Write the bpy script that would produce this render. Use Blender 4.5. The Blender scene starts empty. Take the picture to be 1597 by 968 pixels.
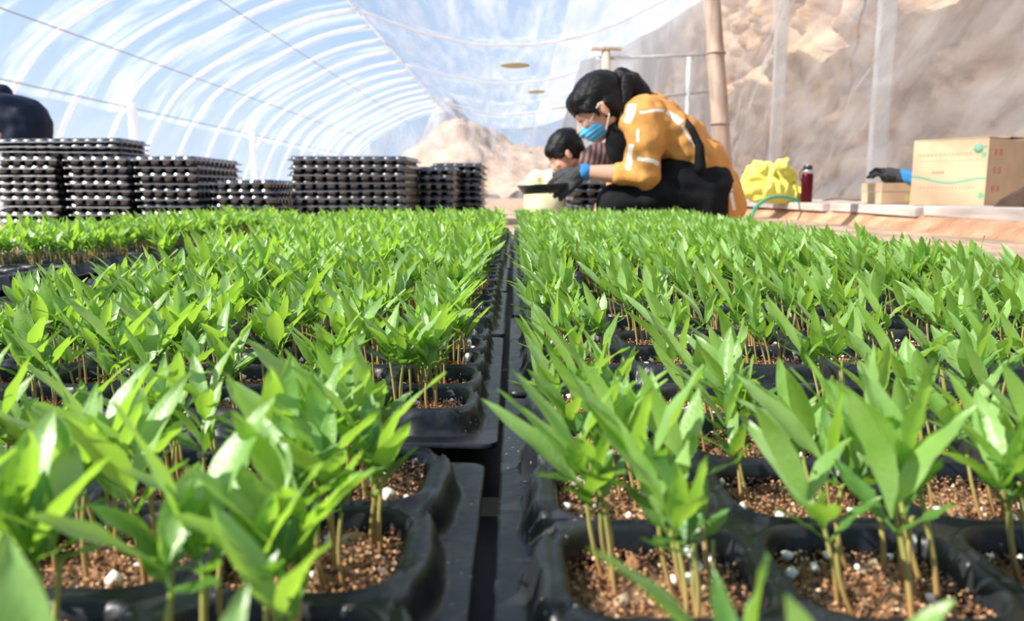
import bpy, bmesh, math, random
import numpy as np
from mathutils import Vector, Matrix, Euler, noise as mnoise

random.seed(7)
RNG = np.random.default_rng(11)
C = bpy.context.scene
COL = C.collection
PI = math.pi

# ------------------------------------------------------------------ camera
F = 1200.0                        # focal length in pixels of a 1597 x 968 frame
ZC = 0.162                        # camera height
PITCH = math.atan((484 - 300) / F)
YAW = math.atan((803 - 798.5) / F)
cam_data = bpy.data.cameras.new('camera')
cam = bpy.data.objects.new('camera', cam_data)
COL.objects.link(cam)
cam.location = (0, 0, ZC)
cam.rotation_euler = Euler((PI / 2 - PITCH, 0, YAW), 'XYZ')
cam_data.sensor_width = 36.0
cam_data.lens = 36.0 * F / 1597.0
cam_data.clip_start = 0.01
cam_data.clip_end = 300
cam_data.dof.use_dof = True
cam_data.dof.focus_distance = 0.55
cam_data.dof.aperture_fstop = 13.0
C.camera = cam
CAMM = cam.rotation_euler.to_matrix()

def P(px, py, Y):
    """world point seen at pixel (px, py) on the plane y = Y"""
    d = CAMM @ Vector(((px - 798.5) / F, -(py - 484) / F, -1))
    t = Y / d.y
    return Vector((d.x * t, Y, ZC + d.z * t))

# ------------------------------------------------------------------ sky, sun, exposure
C.view_settings.view_transform = 'Standard'
C.view_settings.look = 'None'
C.view_settings.gamma = 1.0
C.view_settings.use_curve_mapping = False
C.view_settings.exposure = 0.0
C.cycles.use_denoising = True
C.cycles.transparent_max_bounces = 24
C.cycles.max_bounces = 8
C.cycles.sample_clamp_indirect = 6

w = bpy.data.worlds.new('sky'); C.world = w; w.use_nodes = True
nt = w.node_tree; nt.nodes.clear()
wo = nt.nodes.new('ShaderNodeOutputWorld'); wb = nt.nodes.new('ShaderNodeBackground')
tc = nt.nodes.new('ShaderNodeTexCoord'); sx = nt.nodes.new('ShaderNodeSeparateXYZ')
rp = nt.nodes.new('ShaderNodeValToRGB')
rp.color_ramp.elements[0].position = 0.0; rp.color_ramp.elements[0].color = (0.56, 0.72, 0.92, 1)
rp.color_ramp.elements[1].position = 0.6; rp.color_ramp.elements[1].color = (0.16, 0.38, 0.80, 1)
e = rp.color_ramp.elements.new(0.2); e.color = (0.34, 0.57, 0.90, 1)
nt.links.new(tc.outputs['Generated'], sx.inputs[0]); nt.links.new(sx.outputs['Z'], rp.inputs[0])
nt.links.new(rp.outputs[0], wb.inputs[0]); wb.inputs[1].default_value = 1.0
nt.links.new(wb.outputs[0], wo.inputs[0])

sun_d = bpy.data.lights.new('sun', 'SUN'); sun = bpy.data.objects.new('sun', sun_d); COL.objects.link(sun)
SUN_DIR = Vector((-0.72, -0.30, 0.62)).normalized()      # towards the sun
sun.rotation_euler = SUN_DIR.to_track_quat('Z', 'Y').to_euler()
sun.location = (-6, 1, 7)
sun_d.energy = 11.0; sun_d.angle = math.radians(0.8); sun_d.color = (1.0, 0.96, 0.88)

# ------------------------------------------------------------------ helpers
def tag(o, label=None, cat=None, group=None, kind=None):
    if label: o['label'] = label
    if cat: o['category'] = cat
    if group: o['group'] = group
    if kind: o['kind'] = kind
    return o

def empty(name, loc=(0, 0, 0), rot=(0, 0, 0)):
    o = bpy.data.objects.new(name, None); COL.objects.link(o)
    o.location = loc; o.rotation_euler = rot; o.empty_display_size = 0.02
    return o

def link(name, me, mat=None, parent=None, smooth=True):
    o = bpy.data.objects.new(name, me); COL.objects.link(o)
    if mat is not None and len(me.materials) == 0: me.materials.append(mat)
    if parent is not None: o.parent = parent
    if smooth and len(me.polygons):
        me.polygons.foreach_set('use_smooth', np.ones(len(me.polygons), bool))
    return o

def bm_mesh(bm, name='mesh'):
    me = bpy.data.meshes.new(name); bm.to_mesh(me); bm.free(); return me

def np_mesh(name, V, Q):
    """V (n,3) float array, Q (m,k) int array of faces that all have k corners"""
    V = np.asarray(V, np.float32); Q = np.asarray(Q, np.int32)
    me = bpy.data.meshes.new(name)
    me.vertices.add(len(V)); me.vertices.foreach_set('co', V.ravel())
    k = Q.shape[1]
    me.loops.add(Q.size); me.loops.foreach_set('vertex_index', Q.ravel())
    me.polygons.add(len(Q))
    me.polygons.foreach_set('loop_start', np.arange(0, Q.size, k, dtype=np.int32))
    me.polygons.foreach_set('loop_total', np.full(len(Q), k, np.int32))
    me.update(calc_edges=True); me.validate()
    return me

def grid_faces(nu, nv, off=0):
    i = np.arange(nu - 1)[:, None]; j = np.arange(nv - 1)[None, :]
    a = (i * nv + j); 
    return np.stack([a, a + nv, a + nv + 1, a + 1], -1).reshape(-1, 4) + off

def set_color(me, cols, name='tint'):
    at = me.color_attributes.new(name, 'FLOAT_COLOR', 'POINT')
    cols = np.asarray(cols, np.float32)
    if cols.shape[1] == 3: cols = np.hstack([cols, np.ones((len(cols), 1), np.float32)])
    at.data.foreach_set('color', cols.ravel())

def box_bm(bm, c, s, rot=None, bevel=0.0):
    r = bmesh.ops.create_cube(bm, size=1.0)
    vs = r['verts']
    bmesh.ops.scale(bm, vec=s, verts=vs)
    if bevel:
        es = list({e for v in vs for e in v.link_edges})
        rb = bmesh.ops.bevel(bm, geom=es, offset=bevel, segments=2, affect='EDGES', profile=0.7)
        vs = list({v for f in rb['faces'] for v in f.verts} | {v for v in vs if v.is_valid})
    if rot is not None: bmesh.ops.rotate(bm, cent=(0, 0, 0), matrix=rot, verts=vs)
    bmesh.ops.translate(bm, vec=c, verts=vs)
    return vs

def tube_mesh(pts, rad, n=12, name='tube', flat=None, caps=True):
    """tube through points with radius (number or list); flat=(normal, ratio) squashes it"""
    pts = [Vector(p) for p in pts]
    if not hasattr(rad, '__len__'): rad = [rad] * len(pts)
    V = []; Q = []
    up = Vector((0, 0, 1))
    t0 = (pts[1] - pts[0]).normalized()
    if abs(t0.dot(up)) > 0.95: up = Vector((0, 1, 0))
    nrm = (up - t0 * up.dot(t0)).normalized()
    for i, p in enumerate(pts):
        t = (pts[min(i + 1, len(pts) - 1)] - pts[max(i - 1, 0)]).normalized()
        nrm = (nrm - t * nrm.dot(t)).normalized(); b = t.cross(nrm)
        for k in range(n):
            a = 2 * PI * k / n
            off = nrm * math.cos(a) * rad[i] + b * math.sin(a) * rad[i]
            if flat is not None:
                fn = Vector(flat[0]).normalized()
                off = off - fn * off.dot(fn) * (1 - flat[1])
            V.append(p + off)
    bm = bmesh.new()
    vs = [bm.verts.new(v) for v in V]
    for i in range(len(pts) - 1):
        for k in range(n):
            bm.faces.new((vs[i * n + k], vs[i * n + (k + 1) % n], vs[(i + 1) * n + (k + 1) % n], vs[(i + 1) * n + k]))
    if caps:
        bm.faces.new(vs[:n][::-1]); bm.faces.new(vs[-n:])
    bmesh.ops.recalc_face_normals(bm, faces=bm.faces)
    return bm_mesh(bm, name)

def smooth_path(ctrl, n=8):
    """Catmull-Rom through control points"""
    c = [Vector(p) for p in ctrl]; c = [c[0] * 2 - c[1]] + c + [c[-1] * 2 - c[-2]]
    out = []
    for i in range(1, len(c) - 2):
        for k in range(n):
            t = k / n
            out.append(0.5 * ((2 * c[i]) + (c[i + 1] - c[i - 1]) * t + (2 * c[i - 1] - 5 * c[i] + 4 * c[i + 1] - c[i + 2]) * t * t + (3 * c[i] - c[i - 1] - 3 * c[i + 1] + c[i + 2]) * t ** 3))
    out.append(c[-2]); return out

def lathe_mesh(prof, n=32, name='lathe'):
    V = []; 
    for r, z in prof:
        for k in range(n):
            a = 2 * PI * k / n; V.append((r * math.cos(a), r * math.sin(a), z))
    bm = bmesh.new(); vs = [bm.verts.new(v) for v in V]
    for i in range(len(prof) - 1):
        for k in range(n):
            bm.faces.new((vs[i * n + k], vs[i * n + (k + 1) % n], vs[(i + 1) * n + (k + 1) % n], vs[(i + 1) * n + k]))
    bm.faces.new(vs[:n][::-1]); bm.faces.new(vs[-n:])
    bmesh.ops.remove_doubles(bm, verts=bm.verts, dist=1e-5)
    return bm_mesh(bm, name)

# smooth solid: union of tapered capsules ('c', p1, p2, r1, r2) and ellipsoids ('e', centre, radii, rotation)
def blob(name, prims, voxel=0.008, smooth=6, mat=None, parent=None, bump=None, sub=2):
    bm = bmesh.new()
    for pr in prims:
        if pr[0] == 'c':
            _, p1, p2, r1, r2 = pr
            tb = bmesh.new()
            for p, r in ((p1, r1), (p2, r2)):
                bmesh.ops.create_icosphere(tb, subdivisions=sub, radius=r, matrix=Matrix.Translation(p))
            h = bmesh.ops.convex_hull(tb, input=tb.verts)
            dele = [g for g in h['geom_interior'] + h['geom_unused'] if isinstance(g, bmesh.types.BMVert) and g.is_valid]
            bmesh.ops.delete(tb, geom=dele, context='VERTS')
            tm = bm_mesh(tb, 't'); bm.from_mesh(tm); bpy.data.meshes.remove(tm)
        else:
            _, c, rad, rot = pr
            M = Matrix.Translation(c) @ (rot.to_4x4() if rot is not None else Matrix()) @ Matrix.Diagonal((rad[0], rad[1], rad[2], 1))
            bmesh.ops.create_icosphere(bm, subdivisions=sub + 1, radius=1.0, matrix=M)
    bmesh.ops.recalc_face_normals(bm, faces=bm.faces)
    me = bm_mesh(bm, name)
    o = bpy.data.objects.new(name, me); COL.objects.link(o)
    m = o.modifiers.new('r', 'REMESH'); m.mode = 'VOXEL'; m.voxel_size = voxel; m.use_smooth_shade = True
    if smooth:
        s = o.modifiers.new('s', 'SMOOTH'); s.iterations = smooth; s.factor = 0.5
    dg = bpy.context.evaluated_depsgraph_get()
    me2 = bpy.data.meshes.new_from_object(o.evaluated_get(dg))
    o.modifiers.clear(); o.data = me2; bpy.data.meshes.remove(me)
    me2.name = name
    if bump:                                    # folds: real displacement along the normal
        amp, fn = bump
        ns = [v.normal.copy() for v in me2.vertices]
        for v, n in zip(me2.vertices, ns): v.co += n * amp * fn(v.co)
    me2.polygons.foreach_set('use_smooth', np.ones(len(me2.polygons), bool))
    if mat: me2.materials.append(mat)
    if parent is not None:
        o.parent = parent; o.matrix_parent_inverse = Matrix.Translation(-parent.location)
    return o

def ride(o, parent):
    """parent an object whose mesh is in world coordinates"""
    o.parent = parent; o.matrix_parent_inverse = Matrix.Translation(-parent.location); return o

# ------------------------------------------------------------------ materials
def mat_new(name):
    m = bpy.data.materials.new(name); m.use_nodes = True; return m

def nodes(m): return m.node_tree.nodes, m.node_tree.links, m.node_tree.nodes['Principled BSDF']

def simple(name, col, rough=0.6, spec=0.5, metal=0.0, var=0.0, scale=20.0, bump=0.0, bscale=60.0, coord='Object', stretch=(1, 1, 1), col2=None):
    m = mat_new(name); N, L, b = nodes(m)
    b.inputs['Base Color'].default_value = (*col, 1); b.inputs['Roughness'].default_value = rough
    b.inputs['Specular IOR Level'].default_value = spec; b.inputs['Metallic'].default_value = metal
    t = N.new('ShaderNodeTexCoord'); mp = N.new('ShaderNodeMapping'); mp.inputs['Scale'].default_value = stretch
    L.new(t.outputs[coord], mp.inputs[0])
    if var or col2:
        n = N.new('ShaderNodeTexNoise'); n.inputs['Scale'].default_value = scale; n.inputs['Detail'].default_value = 5
        L.new(mp.outputs[0], n.inputs['Vector'])
        r = N.new('ShaderNodeValToRGB'); c2 = col2 or tuple(c * (1 - var) for c in col); c1 = col if col2 else tuple(min(1, c * (1 + var)) for c in col)
        r.color_ramp.elements[0].color = (*c2, 1); r.color_ramp.elements[1].color = (*c1, 1)
        r.color_ramp.elements[0].position = 0.35; r.color_ramp.elements[1].position = 0.65
        L.new(n.outputs['Fac'], r.inputs[0]); L.new(r.outputs[0], b.inputs['Base Color'])
    if bump:
        n2 = N.new('ShaderNodeTexNoise'); n2.inputs['Scale'].default_value = bscale; n2.inputs['Detail'].default_value = 6
        L.new(mp.outputs[0], n2.inputs['Vector'])
        bp = N.new('ShaderNodeBump'); bp.inputs['Strength'].default_value = bump; bp.inputs['Distance'].default_value = 0.01
        L.new(n2.outputs['Fac'], bp.inputs['Height']); L.new(bp.outputs[0], b.inputs['Normal'])
    return m

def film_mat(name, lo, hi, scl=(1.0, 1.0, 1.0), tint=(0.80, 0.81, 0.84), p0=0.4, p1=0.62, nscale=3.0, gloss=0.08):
    """thin clear plastic film, clouded by noise for doubling and mist, with wrinkle sheen painted in as white streaks"""
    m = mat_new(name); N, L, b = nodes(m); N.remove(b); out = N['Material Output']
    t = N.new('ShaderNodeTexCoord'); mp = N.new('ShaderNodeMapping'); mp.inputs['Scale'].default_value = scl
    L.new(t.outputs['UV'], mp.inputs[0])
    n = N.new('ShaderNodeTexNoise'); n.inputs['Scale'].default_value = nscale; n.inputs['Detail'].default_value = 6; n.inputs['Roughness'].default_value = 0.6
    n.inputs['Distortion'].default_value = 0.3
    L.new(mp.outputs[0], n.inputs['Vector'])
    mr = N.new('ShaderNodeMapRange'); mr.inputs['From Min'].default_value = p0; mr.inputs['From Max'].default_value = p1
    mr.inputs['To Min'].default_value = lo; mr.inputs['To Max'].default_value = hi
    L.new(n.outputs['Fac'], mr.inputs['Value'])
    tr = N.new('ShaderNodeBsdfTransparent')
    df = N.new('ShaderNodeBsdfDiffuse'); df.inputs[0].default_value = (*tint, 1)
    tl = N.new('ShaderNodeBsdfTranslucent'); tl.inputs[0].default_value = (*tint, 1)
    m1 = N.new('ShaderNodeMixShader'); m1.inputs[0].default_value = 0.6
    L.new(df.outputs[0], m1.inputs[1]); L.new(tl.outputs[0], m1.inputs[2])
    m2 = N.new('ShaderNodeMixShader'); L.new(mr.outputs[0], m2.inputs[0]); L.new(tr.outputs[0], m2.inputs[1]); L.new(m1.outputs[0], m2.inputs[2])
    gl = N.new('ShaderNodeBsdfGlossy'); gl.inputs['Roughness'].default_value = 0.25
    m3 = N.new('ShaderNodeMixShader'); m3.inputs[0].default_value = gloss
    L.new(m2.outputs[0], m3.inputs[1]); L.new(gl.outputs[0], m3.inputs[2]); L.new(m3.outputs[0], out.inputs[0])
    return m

M = {}
M['film_roof'] = film_mat('roof_film', 0.14, 0.62, (0.55, 2.6, 1.0), p0=0.47, p1=0.74, nscale=1.0, gloss=0.04)  # stretched noise paints in white streaks, the reflections on the wrinkles
M['film_haze'] = film_mat('misted_film', 0.45, 0.85, (2.0, 3.0, 1.0), p0=0.35, p1=0.65, nscale=1.2)
M['film_wall'] = film_mat('wall_film', 0.38, 0.86, (3.0, 1.0, 1.0), p0=0.35, p1=0.7, nscale=1.3, tint=(0.74, 0.73, 0.73), gloss=0.05)
M['film_skirt'] = film_mat('side_film', 0.2, 0.36, (1.0, 1.5, 1.0), nscale=1.0, tint=(0.50, 0.54, 0.62), gloss=0.03)
def rib_mat():
    m = mat_new('white_plastic_tube'); N, L, b = nodes(m); b.inputs['Base Color'].default_value = (.92, .93, .95, 1); b.inputs['Roughness'].default_value = .4
    tl = N.new('ShaderNodeBsdfTranslucent'); tl.inputs[0].default_value = (.86, .87, .90, 1); mx = N.new('ShaderNodeMixShader'); mx.inputs[0].default_value = .6
    L.new(b.outputs[0], mx.inputs[1]); L.new(tl.outputs[0], mx.inputs[2]); L.new(mx.outputs[0], N['Material Output'].inputs[0]); return m
M['rib'] = rib_mat()
M['wire'] = simple('wire', (0.42, 0.46, 0.50), 0.5)

def earth_mat(name, c1, c2, c3, sc):
    m = mat_new(name); N, L, b = nodes(m); b.inputs['Roughness'].default_value = 0.95; b.inputs['Specular IOR Level'].default_value = 0.1
    g = N.new('ShaderNodeNewGeometry'); n = N.new('ShaderNodeTexNoise'); n.inputs['Scale'].default_value = sc; n.inputs['Detail'].default_value = 9; n.inputs['Roughness'].default_value = 0.65
    L.new(g.outputs['Position'], n.inputs['Vector'])
    r = N.new('ShaderNodeValToRGB'); els = r.color_ramp.elements
    els[0].color = (*c1, 1); els[0].position = 0.36; els[1].color = (*c3, 1); els[1].position = 0.66
    k = els.new(0.5); k.color = (*c2, 1)
    L.new(n.outputs['Fac'], r.inputs[0]); L.new(r.outputs[0], b.inputs['Base Color'])
    n2 = N.new('ShaderNodeTexNoise'); n2.inputs['Scale'].default_value = sc * 5; n2.inputs['Detail'].default_value = 6
    L.new(g.outputs['Position'], n2.inputs['Vector'])
    bp = N.new('ShaderNodeBump'); bp.inputs['Strength'].default_value = 0.7; bp.inputs['Distance'].default_value = 0.05
    L.new(n2.outputs['Fac'], bp.inputs['Height']); L.new(bp.outputs[0], b.inputs['Normal'])
    return m
M['loess'] = earth_mat('loess_earth', (0.20, 0.12, 0.07), (0.42, 0.28, 0.18), (0.60, 0.43, 0.29), 1.3)
M['mound'] = earth_mat('mound_earth', (0.34, 0.21, 0.13), (0.47, 0.32, 0.21), (0.60, 0.44, 0.31), 0.9)
M['ground'] = earth_mat('dry_ground', (0.34, 0.24, 0.16), (0.48, 0.35, 0.25), (0.60, 0.45, 0.33), 4.0)
M['berm'] = earth_mat('red_earth', (0.44, 0.23, 0.13), (0.58, 0.33, 0.20), (0.70, 0.44, 0.28), 6.0)
M['greyrock'] = earth_mat('grey_shale', (0.16, 0.17, 0.19), (0.25, 0.26, 0.28), (0.36, 0.36, 0.38), 1.0)

def plastic_mat(name, base, rough, dust=0.25, spec=0.42):
    m = mat_new(name); N, L, b = nodes(m)
    b.inputs['Specular IOR Level'].default_value = spec
    t = N.new('ShaderNodeTexCoord')
    n = N.new('ShaderNodeTexNoise'); n.inputs['Scale'].default_value = 45; n.inputs['Detail'].default_value = 8; n.inputs['Roughness'].default_value = 0.7
    L.new(t.outputs['Object'], n.inputs['Vector'])
    r = N.new('ShaderNodeValToRGB'); r.color_ramp.elements[0].position = 0.45; r.color_ramp.elements[1].position = 0.8
    r.color_ramp.elements[0].color = (*base, 1); r.color_ramp.elements[1].color = (*[c + dust * 0.22 for c in base], 1)
    L.new(n.outputs['Fac'], r.inputs[0]); 
    # specks of dried potting dust
    v = N.new('ShaderNodeTexVoronoi'); v.inputs['Scale'].default_value = 210
    L.new(t.outputs['Object'], v.inputs['Vector'])
    lt = N.new('ShaderNodeMath'); lt.operation = 'LESS_THAN'; lt.inputs[1].default_value = 0.13
    L.new(v.outputs['Distance'], lt.inputs[0])
    n3 = N.new('ShaderNodeTexNoise'); n3.inputs['Scale'].default_value = 30; L.new(t.outputs['Object'], n3.inputs['Vector'])
    gt = N.new('ShaderNodeMath'); gt.operation = 'GREATER_THAN'; gt.inputs[1].default_value = 0.56; L.new(n3.outputs['Fac'], gt.inputs[0])
    mu = N.new('ShaderNodeMath'); mu.operation = 'MULTIPLY'; L.new(lt.outputs[0], mu.inputs[0]); L.new(gt.outputs[0], mu.inputs[1])
    mx = N.new('ShaderNodeMix'); mx.data_type = 'RGBA'; L.new(mu.outputs[0], mx.inputs['Factor']); L.new(r.outputs[0], mx.inputs['A'])
    mx.inputs['B'].default_value = (0.22, 0.19, 0.16, 1); L.new(mx.outputs['Result'], b.inputs['Base Color'])
    mr = N.new('ShaderNodeMapRange'); mr.inputs['To Min'].default_value = rough - 0.08; mr.inputs['To Max'].default_value = rough + 0.2
    L.new(n.outputs['Fac'], mr.inputs['Value']); L.new(mr.outputs[0], b.inputs['Roughness'])
    n2 = N.new('ShaderNodeTexNoise'); n2.inputs['Scale'].default_value = 38; n2.inputs['Detail'].default_value = 3; L.new(t.outputs['Object'], n2.inputs['Vector'])
    bp = N.new('ShaderNodeBump'); bp.inputs['Strength'].default_value = 0.35; bp.inputs['Distance'].default_value = 0.006
    L.new(n2.outputs['Fac'], bp.inputs['Height']); L.new(bp.outputs[0], b.inputs['Normal'])
    return m
M['tray'] = plastic_mat('black_tray_plastic', (0.006, 0.007, 0.010), 0.34, 0.12)
M['tray_clean'] = plastic_mat('new_black_plastic', (0.004, 0.004, 0.005), 0.30, 0.01, 1.0)
_b = M['tray_clean'].node_tree.nodes['Principled BSDF']; _b.inputs['Coat Weight'].default_value = 1.0; _b.inputs['Coat Roughness'].default_value = 0.27; _b.inputs['Coat IOR'].default_value = 1.65

def leaf_mat(name, g1, g2, trans, tmix=0.42):
    m = mat_new(name); N, L, b = nodes(m); out = N['Material Output']
    b.inputs['Roughness'].default_value = 0.38; b.inputs['Specular IOR Level'].default_value = 0.65
    g = N.new('ShaderNodeNewGeometry'); n = N.new('ShaderNodeTexNoise'); n.inputs['Scale'].default_value = 45; n.inputs['Detail'].default_value = 2
    L.new(g.outputs['Position'], n.inputs['Vector'])
    r = N.new('ShaderNodeValToRGB'); r.color_ramp.elements[0].position = 0.35; r.color_ramp.elements[1].position = 0.65
    r.color_ramp.elements[0].color = (*g1, 1); r.color_ramp.elements[1].color = (*g2, 1)
    L.new(n.outputs['Fac'], r.inputs[0]); L.new(r.outputs[0], b.inputs['Base Color'])
    n2 = N.new('ShaderNodeTexNoise'); n2.inputs['Scale'].default_value = 700; L.new(g.outputs['Position'], n2.inputs['Vector'])
    bp = N.new('ShaderNodeBump'); bp.inputs['Strength'].default_value = 0.25; bp.inputs['Distance'].default_value = 0.0008
    L.new(n2.outputs['Fac'], bp.inputs['Height']); L.new(bp.outputs[0], b.inputs['Normal'])
    tl = N.new('ShaderNodeBsdfTranslucent'); tl.inputs[0].default_value = (*trans, 1)
    mx = N.new('ShaderNodeMixShader'); mx.inputs[0].default_value = tmix
    L.new(b.outputs[0], mx.inputs[1]); L.new(tl.outputs[0], mx.inputs[2]); L.new(mx.outputs[0], out.inputs[0])
    return m
M['leaf'] = leaf_mat('pepper_leaf', (0.19, 0.37, 0.075), (0.35, 0.54, 0.18), (0.48, 0.78, 0.06))
M['cotyledon'] = leaf_mat('seed_leaf', (0.09, 0.22, 0.04), (0.16, 0.33, 0.07), (0.28, 0.54, 0.04))

def stem_mat():
    m = mat_new('seedling_stem'); N, L, b = nodes(m); b.inputs['Roughness'].default_value = 0.45
    g = N.new('ShaderNodeNewGeometry'); s = N.new('ShaderNodeSeparateXYZ'); L.new(g.outputs['Position'], s.inputs[0])
    mr = N.new('ShaderNodeMapRange'); mr.inputs['From Min'].default_value = 0.04; mr.inputs['From Max'].default_value = 0.085
    L.new(s.outputs['Z'], mr.inputs['Value'])
    r = N.new('ShaderNodeValToRGB'); r.color_ramp.elements[0].color = (0.36, 0.17, 0.07, 1); r.color_ramp.elements[1].color = (0.22, 0.40, 0.05, 1)
    k = r.color_ramp.elements.new(0.45); k.color = (0.38, 0.33, 0.10, 1)
    L.new(mr.outputs[0], r.inputs[0]); L.new(r.outputs[0], b.inputs['Base Color'])
    b.inputs['Subsurface Weight'].default_value = 0.0
    return m
M['stem'] = stem_mat()

def tint_mat(name, rough=0.8, spec=0.3, bump=0.0):
    m = mat_new(name); N, L, b = nodes(m); b.inputs['Roughness'].default_value = rough; b.inputs['Specular IOR Level'].default_value = spec
    a = N.new('ShaderNodeVertexColor'); a.layer_name = 'tint'; L.new(a.outputs[0], b.inputs['Base Color'])
    return m
M['soil'] = tint_mat('potting_mix', 0.75, 0.5)
M['perlite'] = simple('perlite', (0.82, 0.78, 0.72), 0.8, var=0.1, scale=300, coord='Object')
M['bedfilm'] = simple('dark_ground_film', (0.008, 0.008, 0.009), 0.5, bump=0.4, bscale=8)

# ------------------------------------------------------------------ the setting: ground, earth, greenhouse shell
def noise2(x, y, s, seed=0.0, octv=4):
    return mnoise.fractal(Vector((x * s + seed, y * s - seed, seed)), 0.9, 2.1, octv)

def sheet(name, fn, nu, nv, mat, kind='structure', parent=None, uv=None):
    """surface z = fn(u,v) -> point; u,v in 0..1"""
    V = []; U = []
    for i in range(nu):
        for j in range(nv):
            u, v = i / (nu - 1), j / (nv - 1)
            V.append(fn(u, v)); U.append(uv(u, v) if uv else (u, v))
    Q = grid_faces(nu, nv)
    me = np_mesh(name, np.array([tuple(p) for p in V]), Q)
    U = np.array(U, np.float32); uvl = me.uv_layers.new(name='UVMap')
    li = np.empty(len(me.loops), np.int32); me.loops.foreach_get('vertex_index', li)
    uvl.data.foreach_set('uv', U[li].ravel())
    o = link(name, me, mat, parent)
    if kind: o['kind'] = kind
    return o

def floor_fn(u, v):
    x = -9 + 18 * u; y = -2 + 34 * v
    return (x, y, 0.0 + 0.0 * noise2(x, y, 1.0))
sheet('floor', floor_fn, 40, 60, M['ground'])
# black film under the seedling bed
bm = bmesh.new(); box_bm(bm, (-0.2, 1.25, 0.0015), (1.72, 3.0, 0.002))
o = link('bed_liner', bm_mesh(bm), M['bedfilm'], smooth=False)
tag(o, 'black sheet lining the ground under the seedling trays', 'ground sheet')

L0, L1 = -1.5, 20.0                             # the greenhouse runs along y
ARCH = [(-4.42, 0.0), (-4.32, 0.40), (-4.16, 0.78), (-4.0, 1.05), (-3.78, 1.32), (-3.41, 1.58), (-2.98, 1.80), (-2.6, 1.98), (-2.2, 2.11), (-1.75, 2.19)]
arch_s = smooth_path([(x, 0, z) for x, z in ARCH], 6)
def arch_at(u):
    k = u * (len(arch_s) - 1); i = min(int(k), len(arch_s) - 2); t = k - i
    return arch_s[i].lerp(arch_s[i + 1], t)
RIB0, RIBD = 7.26, 0.87
def rib_phase(y): return ((y - RIB0) / RIBD) % 1.0
def wrinkle(x, y, z):
    return mnoise.noise(Vector((x * 0.8, y * 5.0, z * 0.8))) * 0.6 + mnoise.noise(Vector((x * 1.7 + 5, y * 12.0, z * 1.7))) * 0.3
def roof_fn(u, v):
    p = arch_at(0.30 + 0.70 * u); y = L0 + (L1 - L0) * v
    sag = math.sin(PI * rib_phase(y)) * 0.03
    d = wrinkle(p.x, y, p.z) * 0.035 - sag
    n = Vector((-0.55, 0, 0.83)); return (p.x + n.x * (d + .02), y, p.z + n.z * (d + .02))
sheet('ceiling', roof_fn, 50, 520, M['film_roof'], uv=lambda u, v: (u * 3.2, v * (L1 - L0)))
def skirt_fn(u, v):
    p = arch_at(0.32 * u); y = L0 + (L1 - L0) * v
    d = wrinkle(p.x, y, p.z) * 0.02
    return (p.x - 0.03 - d, y, p.z)
sheet('wall_left', skirt_fn, 14, 260, M['film_skirt'], uv=lambda u, v: (u * 1.1, v * (L1 - L0)))
# sagging inner film from the ridge over to the back wall
def sag_z(x, y):
    t = (x + 1.75) / (2.75 + 1.75)
    base = 2.16 + t * 0.75
    hang = 0.72 * math.sin(PI * min(1, max(0, t * 1.02))) ** 0.9
    bay = 0.14 * abs(math.sin(PI * (y - 2.6) / 2.9))
    return base - hang + bay * math.sin(PI * t) + 0.05 * wrinkle(x * 2.2, y * .25, t)
def sag_fn(u, v):
    x = -1.75 + 4.5 * u; y = L0 + (L1 - L0) * v
    return (x, y, sag_z(x, y))
M['film_sag'] = film_mat('inner_film', 0.22, 0.70, (5.0, 0.7, 1.0), p0=0.38, p1=0.68, nscale=1.1, tint=(0.70, 0.72, 0.75))
M['film_double'] = film_mat('doubled_film', 0.50, 0.80, (5.0, 0.7, 1.0), p0=0.35, p1=0.65, nscale=1.1, tint=(0.62, 0.615, 0.61), gloss=0.04)
sheet('ceiling_inner', lambda u, v: sag_fn(u * 0.5, v), 50, 160, M['film_sag'], uv=lambda u, v: (u * 2, v * 21))
sheet('ceiling_back', lambda u, v: sag_fn(0.5 + u * 0.5, v), 50, 160, M['film_double'], uv=lambda u, v: (u * 2, v * 21))
# seams where the widths of inner film are joined; each hangs from the ridge to the back wall
for j_, ys_ in enumerate((5.9, 8.7, 12.2, 16.6)):
    me = tube_mesh([(-1.72 + 4.4 * t / 30, ys_ + .25 * math.sin(t / 30 * PI), sag_z(-1.72 + 4.4 * t / 30, ys_) - .02) for t in range(31)], .016, 8)
    tag(link('film_seam', me, M['rib']), 'whitish hanging seam of the sagging inner film, %s one from the camera' % ['nearest', 'second', 'third', 'farthest'][j_], 'seam', 'seams of the inner film')
# back wall of film hanging in folds in front of the dug earth face
def wallr_fn(u, v):
    y = L0 + (L1 - L0) * u; z = 0.0 + 2.95 * v
    swag = 0.10 * math.sin(y * 1.7 + 2.4 * z) * (0.4 + v) + 0.09 * mnoise.noise(Vector((y * 2.2 + z * 1.2, z * 1.8, 3.3))) + 0.05 * mnoise.noise(Vector((y * 4 + z * 5, z * 4 - y * 1.5, 1.3)))
    return (2.72 + swag, y, z)
sheet('wall_right', wallr_fn, 320, 60, M['film_wall'], uv=lambda u, v: (v * 2.95 + u * 6, u * 21 * 1.4 + v * 2))
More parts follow.
